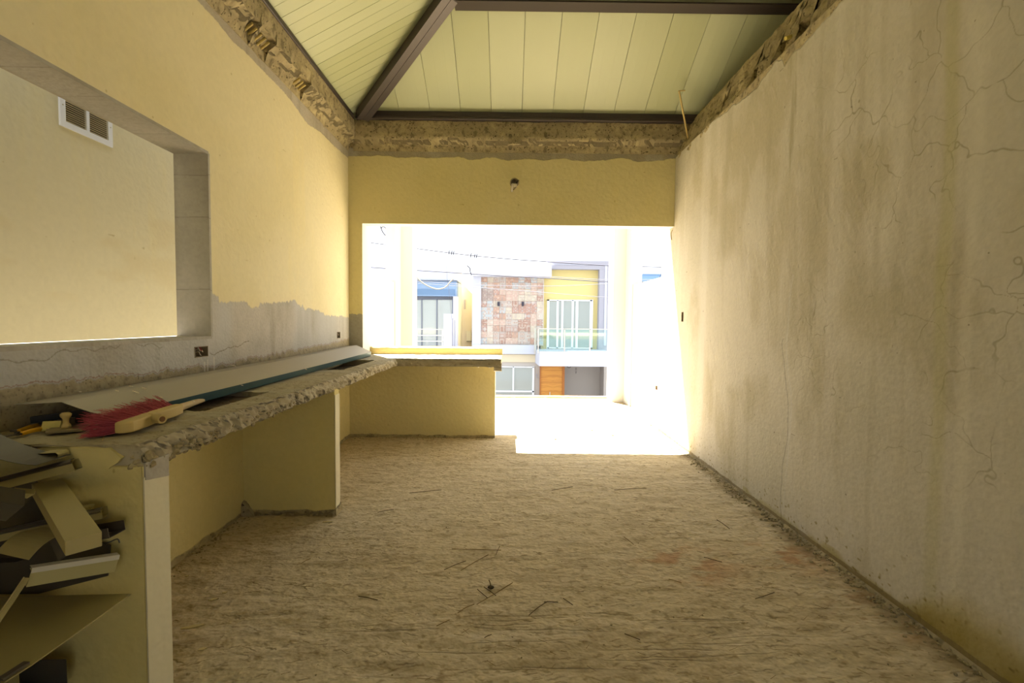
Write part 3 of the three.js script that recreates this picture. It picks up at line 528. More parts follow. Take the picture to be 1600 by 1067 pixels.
// ---------------------------------------------------------------- things on the counter
const sheetGrey = mat([164, 156, 140], 0.5, { metalness: 0.15 }), teal = mat([52, 86, 92], 0.4, { metalness: 0.2 });
{
  const t = thing('metal_flashing', 'long grey folded metal flashing with teal edge lying along the counter', 'metal sheet');
  const n = 24, sect = (k) => { const s = k / n, e = Math.sin(Math.PI * s) * -0.006; return [V(mix(-1.72, -1.722, s), mix(0.993, 1.012, s) + e, 0), V(mix(-1.553, -1.629, s), mix(1.003, 1.021, s) + e, 0), V(mix(-1.406, -1.471, s), mix(0.952, 0.95, s) + e, 0), V(mix(-1.418, -1.478, s), mix(0.907, 0.906, s), 0)].map((v) => { v.z = mix(-1.68, -5.18, s); return v; }); };
  const strip = (i, j, th) => {
    const a = [], tri = (p, q, r) => a.push(p.x, p.y, p.z, q.x, q.y, q.z, r.x, r.y, r.z), quad = (p, q, r, s) => { tri(p, q, r); tri(p, r, s); };
    for (let k = 0; k < n; k++) {
      const A = sect(k), Bq = sect(k + 1), d = V(0, 0, 0).crossVectors(A[j].clone().sub(A[i]), Bq[i].clone().sub(A[i])).normalize().multiplyScalar(-th);
      const p = [A[i], A[j], Bq[j], Bq[i]], q = p.map((v) => v.clone().add(d));
      quad(...p); quad(q[3], q[2], q[1], q[0]); for (let m = 0; m < 4; m++) quad(p[m], q[m], q[(m + 1) % 4], p[(m + 1) % 4]);
    }
    const g = new THREE.BufferGeometry(); g.setAttribute('position', new THREE.Float32BufferAttribute(a, 3)); g.computeVertexNormals(); return g;
  };
  part(t, 'top_sheet', join([strip(0, 1, 0.002), strip(1, 2, 0.002)]), sheetGrey);
  part(t, 'edge_lip', strip(2, 3, 0.002), teal, 'dark teal turned-down edge');
  // dried filler flakes on the sheet
  const fm = mat([238, 228, 200], 0.9);
  for (const [px, py, L, W] of [[205, 612, 0.018, 0.006], [212, 616, 0.028, 0.006], [225, 612, 0.02, 0.006], [252, 614, 0.014, 0.005], [241, 619, 0.01, 0.006], [125, 621, 0.012, 0.007], [183, 619, 0.014, 0.006], [364, 577, 0.04, 0.012], [302, 615, 0.01, 0.006], [80, 621, 0.02, 0.009], [378, 592, 0.012, 0.006], [478, 569, 0.016, 0.008]]) {
    let p = at(px, py, 'y', 0.985); const s = clamp((-1.68 - p.z) / 3.5), apx = mix(-1.553, -1.629, s), rx = mix(-1.406, -1.471, s); const w = clamp((p.x - apx) / (rx - apx)), y = mix(mix(1.003, 1.021, s), 0.951, w) - Math.sin(Math.PI * s) * 0.006 + 0.005;
    const c = new THREE.CylinderGeometry(0.5, 0.5, 0.003, 7); c.scale(L, 1, W); c.rotateZ(-0.33); c.rotateY(rr(-0.6, 0.6) + 0.5); c.translate(p.x, y, p.z);
    single('filler_flake', c, fm, 'small dried filler flake lying on the grey flashing', 'flake', 'filler flakes on the flashing');
  }
}
const wood = mat([196, 172, 108], 0.7), woodDark = mat([120, 82, 48], 0.7), cut = mat([208, 182, 132], 0.75), black = mat([26, 24, 22], 0.6);
{ // broom head lying on its side
  const t = thing('broom_head', 'wooden broom head with magenta bristles lying on the counter', 'broom');
  const A = V(-1.286, 0.932, -1.60), Bp = V(-1.335, 0.932, -1.95), pts = [];
  const L = A.distanceTo(Bp), s = new THREE.Shape(); // outline along the length (u) by depth (v)
  s.moveTo(0.004, -0.012); s.quadraticCurveTo(-0.006, 0.012, 0.02, 0.022); s.quadraticCurveTo(L * 0.3, 0.03, L * 0.5, 0.012); s.quadraticCurveTo(L * 0.75, 0.03, L - 0.012, 0.018); s.quadraticCurveTo(L + 0.008, 0.006, L - 0.006, -0.01); s.quadraticCurveTo(L * 0.5, -0.024, 0.004, -0.012);
  const g = new THREE.ExtrudeGeometry(s, { depth: 0.026, bevelEnabled: true, bevelSize: 0.006, bevelThickness: 0.006, bevelSegments: 3 });
  g.translate(0, 0, -0.013); g.rotateX(Math.PI / 2); // length x, depth -> z
  const dir = Bp.clone().sub(A).normalize(); g.rotateY(Math.atan2(-dir.z, dir.x)); g.translate(A.x, A.y, A.z);
  part(t, 'wooden_block', g, wood);
  const mid = A.clone().lerp(Bp, 0.42).add(V(0.012, 0.004, 0)), side = V(0.9, 0.02, 0.42).normalize();
  const so = part(t, 'handle_socket', rod(mid, mid.clone().addScaledVector(side, 0.068), 0.018, 0.016, 16), wood);
  part(so, 'socket_hole', rod(mid.clone().addScaledVector(side, 0.066), mid.clone().addScaledVector(side, 0.0688), 0.010, 0.010, 14), woodDark);
  const br = [], br2 = [];
  for (let i = 0; i < 1500; i++) {
    const u = rnd(), v = rr(-0.019, 0.019), p = A.clone().lerp(Bp, 0.03 + 0.94 * u).add(V(-0.014, v, 0)), fan = (u - 0.55) * 0.06;
    const tip = p.clone().add(V(-rr(0.06, 0.11), v * 1.3 + rr(-0.012, 0.012), -fan + rr(-0.014, 0.014) + 0.012)); tip.y = Math.max(0.907, tip.y);
    const midp = p.clone().lerp(tip, 0.55).add(V(0, rr(-0.005, 0.006), rr(-0.006, 0.006))); midp.y = Math.max(0.908, midp.y);
    (i % 3 ? br : br2).push(rod(p, midp, 0.0012, 0.0011, 3), rod(midp, tip, 0.0011, 0.0007, 3));
  }
  part(t, 'bristles', join(br), mat([186, 78, 92], 0.6), 'magenta plastic bristles').userData.kind = 'stuff';
  part(t, 'bristles', join(br2), mat([150, 50, 68], 0.6)).userData.kind = 'stuff';
}
{
  const a = V(-1.375, 0.922, -2.0), b = V(-1.445, 0.913, -2.3); const g = rod(a, b, 0.016, 0.011, 12); single('wooden_stick', g, cut, 'short pale wooden stick between the broom bristles and the flashing', 'stick');
  const p = thing('pliers', 'yellow-handled pliers lying near the end of the counter', 'pliers');
  const y = 0.911, hA = at(31, 673, 'y', y), hB = at(57, 665, 'y', y), hC = at(35, 677, 'y', y), hD = at(72, 670, 'y', y), jaw = at(2, 683, 'y', y), jaw2 = at(14, 673, 'y', y);
  const yel = mat([226, 168, 24], 0.45);
  const grip = (q, r) => { const c = q.clone().lerp(r, 0.5).add(V(0.0, 0.003, -0.004)); const t = tube([q, c, r], 0.0075, 14, 8); return join([t, new THREE.SphereGeometry(0.0075, 8, 6).translate(r.x, r.y, r.z), new THREE.SphereGeometry(0.0075, 8, 6).translate(q.x, q.y, q.z)]); };
  part(p, 'handle', grip(hA, hB), yel); part(p, 'handle', grip(hC, hD), yel);
  const jm = mat([120, 116, 110], 0.35, { metalness: 0.8 }); part(p, 'jaw', bar(hC, jaw, 0.012, 0.006), jm); part(p, 'jaw', bar(hA, jaw2.clone().lerp(hA, 0.2), 0.01, 0.006), jm);
  part(p, 'pivot', new THREE.CylinderGeometry(0.008, 0.008, 0.012, 12).translate(hC.x - 0.012, y, hC.z + 0.004), black);
  const b2 = thing('paint_brush', 'small paint brush with pale handle and black bristles behind the pliers', 'brush');
  const q0 = at(71, 670, 'y', y), q1 = at(86, 672, 'y', y), q2 = at(97, 671, 'y', y);
  part(b2, 'handle', bar(q0.clone().add(V(-0.01, 0, -0.004)), q1, 0.016, 0.009), cut); part(b2, 'bristles', bar(q1, q2, 0.018, 0.008), black);
  const st = thing('wooden_float', 'small wooden float with a turned knob handle on the counter', 'float');
  const c = V(-1.515, 0.906, -1.655);
  part(st, 'board', rbox(-0.05, 0.05, 0, 0.012, -0.03, 0.03).rotateY(0.5).translate(c.x, c.y, c.z), mat([138, 122, 84], 0.8));
  part(st, 'knob', new THREE.LatheGeometry([[0.0, 0.012], [0.014, 0.012], [0.013, 0.022], [0.008, 0.03], [0.009, 0.044], [0.015, 0.052], [0.016, 0.06], [0.011, 0.064], [0, 0.064]].map((v) => new THREE.Vector2(...v)), 16).translate(c.x - 0.002, c.y, c.z), wood);
  const bl = rbox(-0.028, 0.028, -0.017, 0.017, -0.006, 0.006, 0.002).rotateX(-0.4).rotateY(0.2).translate(-1.575, 0.921, -1.665); single('wooden_offcut', bl, mat([206, 190, 110], 0.8), 'small square cream offcut leaning beside the wooden float', 'offcut');
  const br = thing('steel_bar', 'dark flat bar pushed under the end of the flashing', 'bar'); part(br, 'shaft', bar(V(-1.7, 0.93, -1.72), V(-1.54, 0.948, -1.82), 0.02, 0.022), black); part(br, 'block', rbox(-1.6, -1.55, 0.906, 0.95, -1.84, -1.78), mat([40, 36, 32], 0.7));
  single('rubble_chip', rbox(-1.66, -1.6, 0.902, 0.916, -1.72, -1.69, 0.004), mat([150, 110, 40], 0.9), 'ochre chip of mortar under the flashing end', 'rubble');
  single('straw_stalk', tube([at(168, 676, 'y', 0.902), at(163, 681, 'y', 0.903), at(160, 688, 'y', 0.902)], 0.0014, 8, 4), mat([214, 194, 134], 0.8), 'single pale straw beside the broom bristles', 'straw');
}
// ---------------------------------------------------------------- heap of metal offcuts in front of the near partition
{
  const oliveM = mat([158, 146, 96], 0.5, { metalness: 0.15 }), dull = mat([88, 84, 76], 0.4, { metalness: 0.4 }), pale = mat([176, 164, 116], 0.5, { metalness: 0.1 }), darkM = mat([80, 72, 62], 0.5, { metalness: 0.2 }), edgeW = mat([206, 202, 190], 0.8);
  const G = 'metal offcuts heaped against the partition', U = (x, y, z) => at(x, y, 'z', z), up = V(0, 1, 0);
  const piece = (label, geo, m) => single('metal_offcut', geo, m, label, 'metal offcut', G);
  let t = thing('gutter_offcut', 'topmost gutter offcut with dark rolled lip in the metal heap', 'metal offcut', G);
  let a = U(-170, 796, -1.3), b = U(112, 723, -1.44);
  part(t, 'channel', fold([[0.02, 0.0], [0, 0], [0.004, -0.026], [0.05, -0.03], [0.055, 0.0]], 0.0022, a, b), oliveM);
  part(t, 'rolled_lip', fold([[0.0, -0.001], [-0.006, 0.004], [0.004, 0.009], [0.022, 0.007]], 0.003, a, b), darkM, 'dark rolled lip');
  { const arc = []; for (let i = 0; i <= 12; i++) { const s = i / 12; arc.push([mix(-1.66, -1.335, s), 0.878 + 0.13 * Math.pow(1 - s, 1.8)]); } piece('curved grey sheet offcut on top of the metal heap', fold(arc, 0.002, V(0, 0, -1.47), V(0, 0, -1.36)), dull); }
  piece('small bent cream bracket behind the curved sheet', fold([[-1.41, 0.878], [-1.405, 0.888], [-1.355, 0.892], [-1.347, 0.886], [-1.35, 0.872]], 0.002, V(0, 0, -1.478), V(0, 0, -1.44)), pale);
  piece('short folded angle offcut open towards the room', fold([[-0.004, 0.038], [0, 0], [0.036, -0.026], [0.046, -0.02]], 0.002, U(38, 790, -1.2), U(-130, 760, -1.38)), dull);
  piece('narrow yellowish strip inside the folded angle', fold([[0, 0], [0.02, 0.004], [0.024, 0.016]], 0.002, U(8, 776, -1.25), U(42, 779, -1.25)), oliveM);
  { // box channel sloping towards the viewer
    t = thing('box_channel_offcut', 'olive box channel offcut sloping out of the metal heap', 'metal offcut', G);
    a = U(74, 752, -1.46); b = U(131, 839, -1.16);
    part(t, 'channel', fold([[-0.033, -0.034], [-0.033, 0], [0.033, 0], [0.033, -0.034]], 0.0022, a, b), pale);
    const e = b.clone().sub(a).normalize(); part(t, 'end_flap', bar(b.clone().addScaledVector(V(0, -1, 0), 0.016).addScaledVector(e, -0.001), b.clone().addScaledVector(V(0, -1, 0), 0.016).addScaledVector(e, 0.002), 0.066, 0.036), pale);
  }
  t = thing('gutter_offcut', 'long gutter offcut with pale lip in the middle of the metal heap', 'metal offcut', G);
  a = U(-170, 872, -1.26); b = U(158, 800, -1.44);
  part(t, 'channel', fold([[0.018, 0], [0, 0], [0.004, -0.022], [0.05, -0.026], [0.055, 0.0]], 0.0022, a, b), oliveM);
  part(t, 'rolled_lip', fold([[0, 0], [-0.005, 0.004], [0.004, 0.009], [0.02, 0.008]], 0.003, a, b), dull, 'grey rolled lip');
  piece('thin olive sliver lying over the middle gutter', fold([[0, 0], [0.02, 0.002], [0.024, 0.01]], 0.002, U(118, 800, -1.44), U(142, 796, -1.45)), pale);
  piece('dark folded tray offcut at the partition side of the heap', fold([[-0.03, 0.03], [-0.03, 0], [0.03, 0], [0.03, 0.03]], 0.002, U(100, 848, -1.42), U(184, 834, -1.42)), darkM);
  piece('wire-thin curled edge strip beside the dark tray', tube([U(145, 851, -1.4), U(168, 848, -1.41), U(184, 842, -1.42), U(187, 848, -1.42)], 0.002, 16, 5), dull);
  { const arc = []; for (let i = 0; i <= 8; i++) { const s = i / 8; arc.push([mix(-0.05, 0.05, s), 0.014 * Math.sin(Math.PI * s)]); } piece('curled cream sheet offcut under the middle gutter', fold(arc, 0.002, U(28, 842, -1.36), U(80, 852, -1.28), V(0, 0.9, 0.4)), pale); }
  piece('upright narrow strip between the gutters', bar(U(84, 842, -1.3), U(98, 872, -1.28), 0.02, 0.003, V(0.3, 0.2, 1)), dull);
  { const pts = [[-120, 742], [56, 752], [92, 800], [140, 842], [172, 852], [168, 900], [60, 928], [-120, 930]].map((p) => U(p[0], p[1], -1.474)); const g = poly(pts.map((p) => [p.x, p.y]), 0.003); g.translate(0, 0, -1.478); piece('added dull brown sheet standing in for shade behind the gutters', g, dull); }  // sheet added where the gaps in the heap are only shade
  piece('dark bent sheet at the back of the metal heap', fold([[-0.08, 0.02], [0, 0], [0.08, 0.05]], 0.002, U(-140, 880, -1.3), U(46, 870, -1.4)), darkM);
  t = thing('gutter_offcut', 'short pale gutter offcut with white-smeared edge low in the metal heap', 'metal offcut', G);
  a = U(49, 890, -1.28); b = U(186, 869, -1.44);
  part(t, 'channel', fold([[0.04, -0.04], [0.006, -0.045], [0, -0.004], [0.014, 0]], 0.0022, a, b), mat([184, 176, 128], 0.5));
  part(t, 'smeared_edge', fold([[-0.004, -0.008], [-0.002, 0.004], [0.02, 0.005]], 0.0025, a, b), edgeW, 'edge smeared with white plaster');
  piece('thin angled strip propped against the metal heap', fold([[0, 0], [0.012, 0], [0.013, 0.006]], 0.002, U(-30, 1018, -1.12), U(47, 903, -1.26), V(0.3, 0.2, 1)), pale);
  { // broad flat sheet
    const y = 0.47, pts = [[-200, 938], [205, 929], [50, 1040], [-60, 1110], [-200, 1130]].map((p) => at(p[0], p[1], 'y', y)); const g = poly(pts.map((p) => [p.x, -p.z]), 0.003); g.rotateX(-Math.PI / 2); g.translate(0, y, 0);
    piece('broad flat olive sheet with a pointed corner below the gutters', g, oliveM);
  }
  piece('dark slotted strip resting on the broad sheet', bar(at(0, 1062, 'y', 0.478), at(42, 1035, 'y', 0.478), 0.016, 0.006), darkM);
  // lower layers that carry the heap
  for (let i = 0; i < 5; i++) {
    const y = 0.04 + i * 0.088, x1 = -1.32 - 0.02 * (i % 2), z = -1.2 - 0.06 * (i % 3);
    piece('flattened channel offcut in the dark lower layers of the heap', fold([[0.03, 0], [-0.06, 0], [-0.06, -0.034], [0.09, -0.034], [0.09, 0.05]], 0.003, V(-1.72, y, z), V(x1, y + 0.004, z - 0.01)), i % 2 ? oliveM : dull);
  }
}
// ---------------------------------------------------------------- electrical boxes, lamp outlet, vent
const boxSteel = mat([138, 124, 98], 0.6, { metalness: 0.2 }), wireA = mat([196, 184, 160], 0.6), wireB = mat([150, 60, 40], 0.6);
// five-sided box, open towards +x (side 1) or -x (side -1)
function openBox(x0, x1, y0, y1, z0, z1, side, t = 0.003) {
  return join([box(x0, x1, y0, y0 + t, z0, z1), box(x0, x1, y1 - t, y1, z0, z1), box(x0, x1, y0 + t, y1 - t, z0, z0 + t), box(x0, x1, y0 + t, y1 - t, z1 - t, z1), side > 0 ? box(x0, x0 + t, y0 + t, y1 - t, z0 + t, z1 - t) : box(x1 - t, x1, y0 + t, y1 - t, z0 + t, z1 - t)]);
}
function junctionBox(label, key, wires) {
  const { p, n, w, h } = SOCKETS[key], t = thing('junction_box', label, 'junction box'), e = 0.0005;
  part(t, 'shell', n > 0 ? openBox(p.x - 0.055, p.x + 0.003, p.y - h / 2 + e, p.y + h / 2 - e, p.z - w / 2 + e, p.z + w / 2 - e, 1) : openBox(p.x - 0.003, p.x + 0.055, p.y - h / 2 + e, p.y + h / 2 - e, p.z - w / 2 + e, p.z + w / 2 - e, -1), boxSteel, 'open sheet metal box sunk into the wall');
  for (let i = 0; i < wires; i++) { const z = p.z + rr(-w * 0.3, w * 0.3), y = p.y + rr(-h * 0.25, h * 0.25); part(t, 'wire', tube([V(p.x - 0.05 * n, y, z), V(p.x - 0.02 * n, y + 0.01, z + 0.006), V(p.x - 0.006 * n, y - 0.006, z + 0.012), V(p.x - 0.012 * n, y - 0.012, z - 0.004)], 0.0026, 12, 5), i % 2 ? wireB : wireA); }
}
junctionBox('open double junction box in the grey plaster below the window corner', 'corner', 5);
junctionBox('small open junction box near the wall corner above the counter', 'far', 3);
junctionBox('narrow open junction box in the grey wall beside the terrace opening', 'grey', 1);
junctionBox('reddish open junction box in the white terrace parapet', 'terrace', 3);
{
  const c = OUTLET, t = thing('lamp_outlet', 'open round lamp outlet box with loose wires on the yellow lintel', 'outlet box');
  { const pr = [[0, 0], [0.0455, 0], [0.0455, 0.07], [0.042, 0.07], [0.042, 0.004], [0, 0.004]].map((v) => new THREE.Vector2(...v)); part(t, 'shell', new THREE.LatheGeometry(pr, 24).rotateX(Math.PI / 2).translate(c.x + 0.002, c.y, ZF - 0.068), boxSteel, 'round metal box sunk into the wall'); }
  part(t, 'ring', new THREE.TorusGeometry(0.042, 0.007, 8, 24).translate(c.x + 0.006, c.y + 0.004, ZF + 0.008), mat([150, 136, 104], 0.6));
  part(t, 'wire', tube([V(c.x - 0.01, c.y, ZF - 0.05), V(c.x - 0.015, c.y - 0.03, ZF + 0.03), V(c.x - 0.022, c.y - 0.1, ZF + 0.02)], 0.012, 12, 6), mat([214, 204, 186], 0.7));
  part(t, 'wire', tube([V(c.x + 0.02, c.y + 0.01, ZF - 0.05), V(c.x + 0.05, c.y + 0.02, ZF + 0.03), V(c.x + 0.035, c.y - 0.03, ZF + 0.025), V(c.x - 0.005, c.y - 0.075, ZF + 0.01)], 0.007, 16, 6), mat([120, 108, 84], 0.7));
  part(t, 'connector', rbox(c.x - 0.008, c.x + 0.036, c.y - 0.045, c.y - 0.012, ZF + 0.004, ZF + 0.03), mat([204, 192, 166], 0.6));
}
{
  const { y0, y1, z0, z1 } = VENT, h = y1 - y0, x = XW;
  const t = thing('air_vent', 'white two-panel louvred air vent high on the neighbouring yellow wall', 'vent'), wm = mat([236, 236, 238], 0.45);
  part(t, 'duct', openBox(x - 0.185, x - 0.002, y0 + 0.031, y1 - 0.031, z0 + 0.031, z1 - 0.031, 1), mat([150, 146, 138], 0.5, { metalness: 0.3 }));
  const fw = 0.036, zm = (z0 + z1) / 2;
  part(t, 'frame', join([box(x, x + 0.012, y0, y0 + fw, z0, z1), box(x, x + 0.012, y1 - fw, y1, z0, z1), box(x, x + 0.012, y0 + fw, y1 - fw, z0, z0 + fw), box(x, x + 0.012, y0 + fw, y1 - fw, z1 - fw, z1), box(x, x + 0.012, y0 + fw, y1 - fw, zm - 0.011, zm + 0.011)]), wm);
  const n = 11; for (const [s0, s1] of [[z0 + fw, zm - 0.011], [zm + 0.011, z1 - fw]]) for (let i = 0; i < n; i++) { const y = y0 + fw + (h - 2 * fw) * (i + 0.5) / n; const g = new THREE.BoxGeometry(0.0085, 0.0016, s1 - s0); g.rotateZ(-0.7); g.translate(x + 0.008, y, (s0 + s1) / 2); part(t, 'slat', g, mat([214, 196, 140], 0.5)); }
  for (const z of [z0 + 0.018, z1 - 0.018]) part(t, 'screw', new THREE.CylinderGeometry(0.004, 0.004, 0.002, 8).rotateZ(Math.PI / 2).translate(x + 0.013, (y0 + y1) / 2 + 0.02, z), mat([190, 180, 150], 0.4));
}
// ---------------------------------------------------------------- litter on the floor
{
  const tw = mat([96, 78, 46], 0.85), tw2 = mat([140, 118, 74], 0.85), onF = (px, py) => { const p = at(px, py, 'y', 0.004); p.y = floorHeight(p.x, p.z) + 0.003; return p; };
  const list = [[745, 945, 801, 911], [715, 958, 741, 944], [826, 961, 856, 940], [746, 921, 762, 935], [756, 917, 775, 931], [694, 890, 728, 876], [720, 890, 763, 867], [706, 858, 783, 860], [682, 978, 702, 968], [850, 941, 872, 941], [757, 997, 768, 991], [775, 867, 781, 853], [1000, 1000, 976, 990], [880, 935, 895, 945], [640, 770, 690, 765], [862, 765, 895, 760], [960, 765, 1010, 762], [1120, 812, 1140, 825], [1100, 870, 1128, 878], [975, 838, 990, 850], [1180, 935, 1210, 925], [1045, 905, 1065, 912], [590, 800, 615, 796], [470, 880, 485, 872], [560, 930, 590, 936]];
  for (const [x0, y0, x1, y1] of list) { const a = onF(x0, y0), b = onF(x1, y1), c = a.clone().lerp(b, 0.5); c.y = floorHeight(c.x, c.z) + 0.005; single('dry_twig', tube([a, c, b], 0.0017, 8, 5), rnd() < 0.7 ? tw : tw2, 'thin dry twig lying on the screed floor', 'twig', 'dry twigs scattered on the floor'); }
  const lf = thing('dry_seed_pod', 'small dark dried seed pod standing among the twigs', 'seed pod'); { const p = onF(767, 920); part(lf, 'pod', new THREE.SphereGeometry(0.011, 10, 8).scale(1.5, 0.7, 1).translate(p.x, p.y + 0.006, p.z), mat([84, 70, 46], 0.9)); part(lf, 'stalk', tube([V(p.x, p.y + 0.008, p.z), V(p.x - 0.004, p.y + 0.028, p.z), V(p.x - 0.01, p.y + 0.04, p.z - 0.004)], 0.0022, 8, 5), tw); }
  const straw = [];
  for (let i = 0; i < 620; i++) {
    const x = rr(-1.15, 1.76), z = -1.5 - 3.6 * Math.pow(rnd(), 1.2); if (fbm(x * 1.7 + 3, z * 1.7, 3) < 0.45) continue; const a = rr(-0.9, 0.9), L = rr(0.012, 0.05), p = V(x, floorHeight(x, z) + 0.002, z), q = V(x + L * Math.cos(a), 0, z + L * Math.sin(a)); q.y = floorHeight(q.x, q.z) + 0.002; straw.push(rod(p, q, 0.0009, 0.0006, 3));
  }
  single('straw_litter', join(straw), tw2, 'fine straw and dry stalk litter strewn over the floor', 'straw', null, 'stuff');
  // mortar crumbs along the foot of the right wall and the counter walls
  const cr = []; const crumb = (x, z, s) => { const g = new THREE.IcosahedronGeometry(s, 0); g.scale(1, rr(0.4, 0.8), rr(0.7, 1.3)); g.rotateY(rnd() * 6); g.translate(x, Math.max(0, floorHeight(x, z)) + s * 0.25, z); cr.push(g); };
  for (let i = 0; i < 700; i++) { const z = rr(-5.3, -1.4); crumb(XR - 0.012 - Math.abs(rr(-1, 1) * rr(0, 1)) * 0.13, z, rr(0.002, 0.011) * (0.5 + fbm(z * 3, 2, 3))); }
  for (let i = 0; i < 160; i++) crumb(XL + Math.abs(rr(0, 1) * rr(0, 1)) * 0.1 + 0.01, rr(-3.1, -1.7), rr(0.002, 0.008));
  for (let i = 0; i < 120; i++) crumb(rr(-1.7, -0.1), -5.26 + rr(0, 1) * rr(0, 1) * 0.08, rr(0.002, 0.007));
  for (let i = 0; i < 140; i++) crumb(rr(-1.1, 1.7), rr(-5.0, -1.5), rr(0.0015, 0.005));
  single('mortar_crumbs', uvBy(join(cr), concreteTex), M.concrete, 'grey mortar crumbs along the foot of the walls', 'rubble', null, 'stuff');
  const ridge = roughPrism([[XR - 0.002, -0.02, 0], [XR - 0.04, -0.012, 0.008], [XR - 0.016, 0.003, 0.012], [XR - 0.002, 0.012, 0]], 'z', -5.6, -1.2, 0.015, 0.01, 20);
  setData(single('mortar_fillet', uvBy(ridge, concreteTex), M.concrete, 'rough mortar fillet along the foot of the grey wall', 'mortar'));
  // dried paint drips on the floor near the counter
  const pm = mat([206, 190, 138], 0.8);
  for (const [px, py, L, W, r] of [[300, 976, 0.09, 0.018, 0.35], [333, 938, 0.04, 0.018, 0.3], [351, 926, 0.022, 0.014, 0.2], [316, 1015, 0.03, 0.016, 0.4], [511, 815, 0.06, 0.014, 0.05], [292, 900, 0.016, 0.01, 0.2]]) { const p = onF(px, py), s = new THREE.Shape(); for (let k = 0; k <= 18; k++) { const a = k / 18 * Math.PI * 2, e = 0.7 + 0.6 * noise(k * 1.7 + px, py); const x = Math.cos(a) * L / 2 * e, y = Math.sin(a) * W / 2 * e; k ? s.lineTo(x, y) : s.moveTo(x, y); } const g = new THREE.ExtrudeGeometry(s, { depth: 0.003, bevelEnabled: false }); g.rotateX(-Math.PI / 2); g.rotateY(r); g.translate(p.x, p.y, p.z); single('paint_splash', g, pm, 'dried cream paint splash on the floor near the counter', 'paint splash', 'paint splashes on the floor'); }
  for (const [px, py] of [[957, 680], [925, 672], [868, 686], [1017, 664]]) { const p = onF(px, py); single('dry_leaf', new THREE.SphereGeometry(0.02, 8, 6).scale(1.3, 0.25, 0.7).rotateY(px).translate(p.x, 0.008, p.z), mat([146, 108, 66], 0.9), 'small dry leaf on the sunlit terrace floor', 'leaf', 'leaves on the terrace floor'); }
}

// ---------------------------------------------------------------- street and houses opposite
structure('street_ground', box(-60, 60, -3.4, -3.05, -70, -8.3), mat([86, 84, 82], 0.95), 'pale street between the terrace and the houses');
const hw = mat([192, 194, 205], 0.8), hGrey = mat([160, 158, 168], 0.85), hYel = mat([210, 192, 130], 0.85), hBeige = mat([208, 194, 166], 0.85), hTaupe = mat([178, 170, 162], 0.85), frameW = mat([238, 240, 244], 0.5), glassM = new THREE.MeshPhysicalMaterial({ color: new THREE.Color(0.3, 0.32, 0.29), roughness: 0.08, metalness: 0.0, transmission: 0, clearcoat: 1, clearcoatRoughness: 0.05 }), railGlass = new THREE.MeshPhysicalMaterial({ color: new THREE.Color(0.86, 0.96, 0.94), roughness: 0.02, transmission: 1, thickness: 0 }), railM = mat([190, 186, 178], 0.35, { metalness: 0.5 });
const px2 = (x0, y0, x1, y1, z, depth) => { const a = at(x0, y0, 'z', z), b = at(x1, y1, 'z', z); return box(a.x, b.x, b.y, a.y, z - depth, z); };
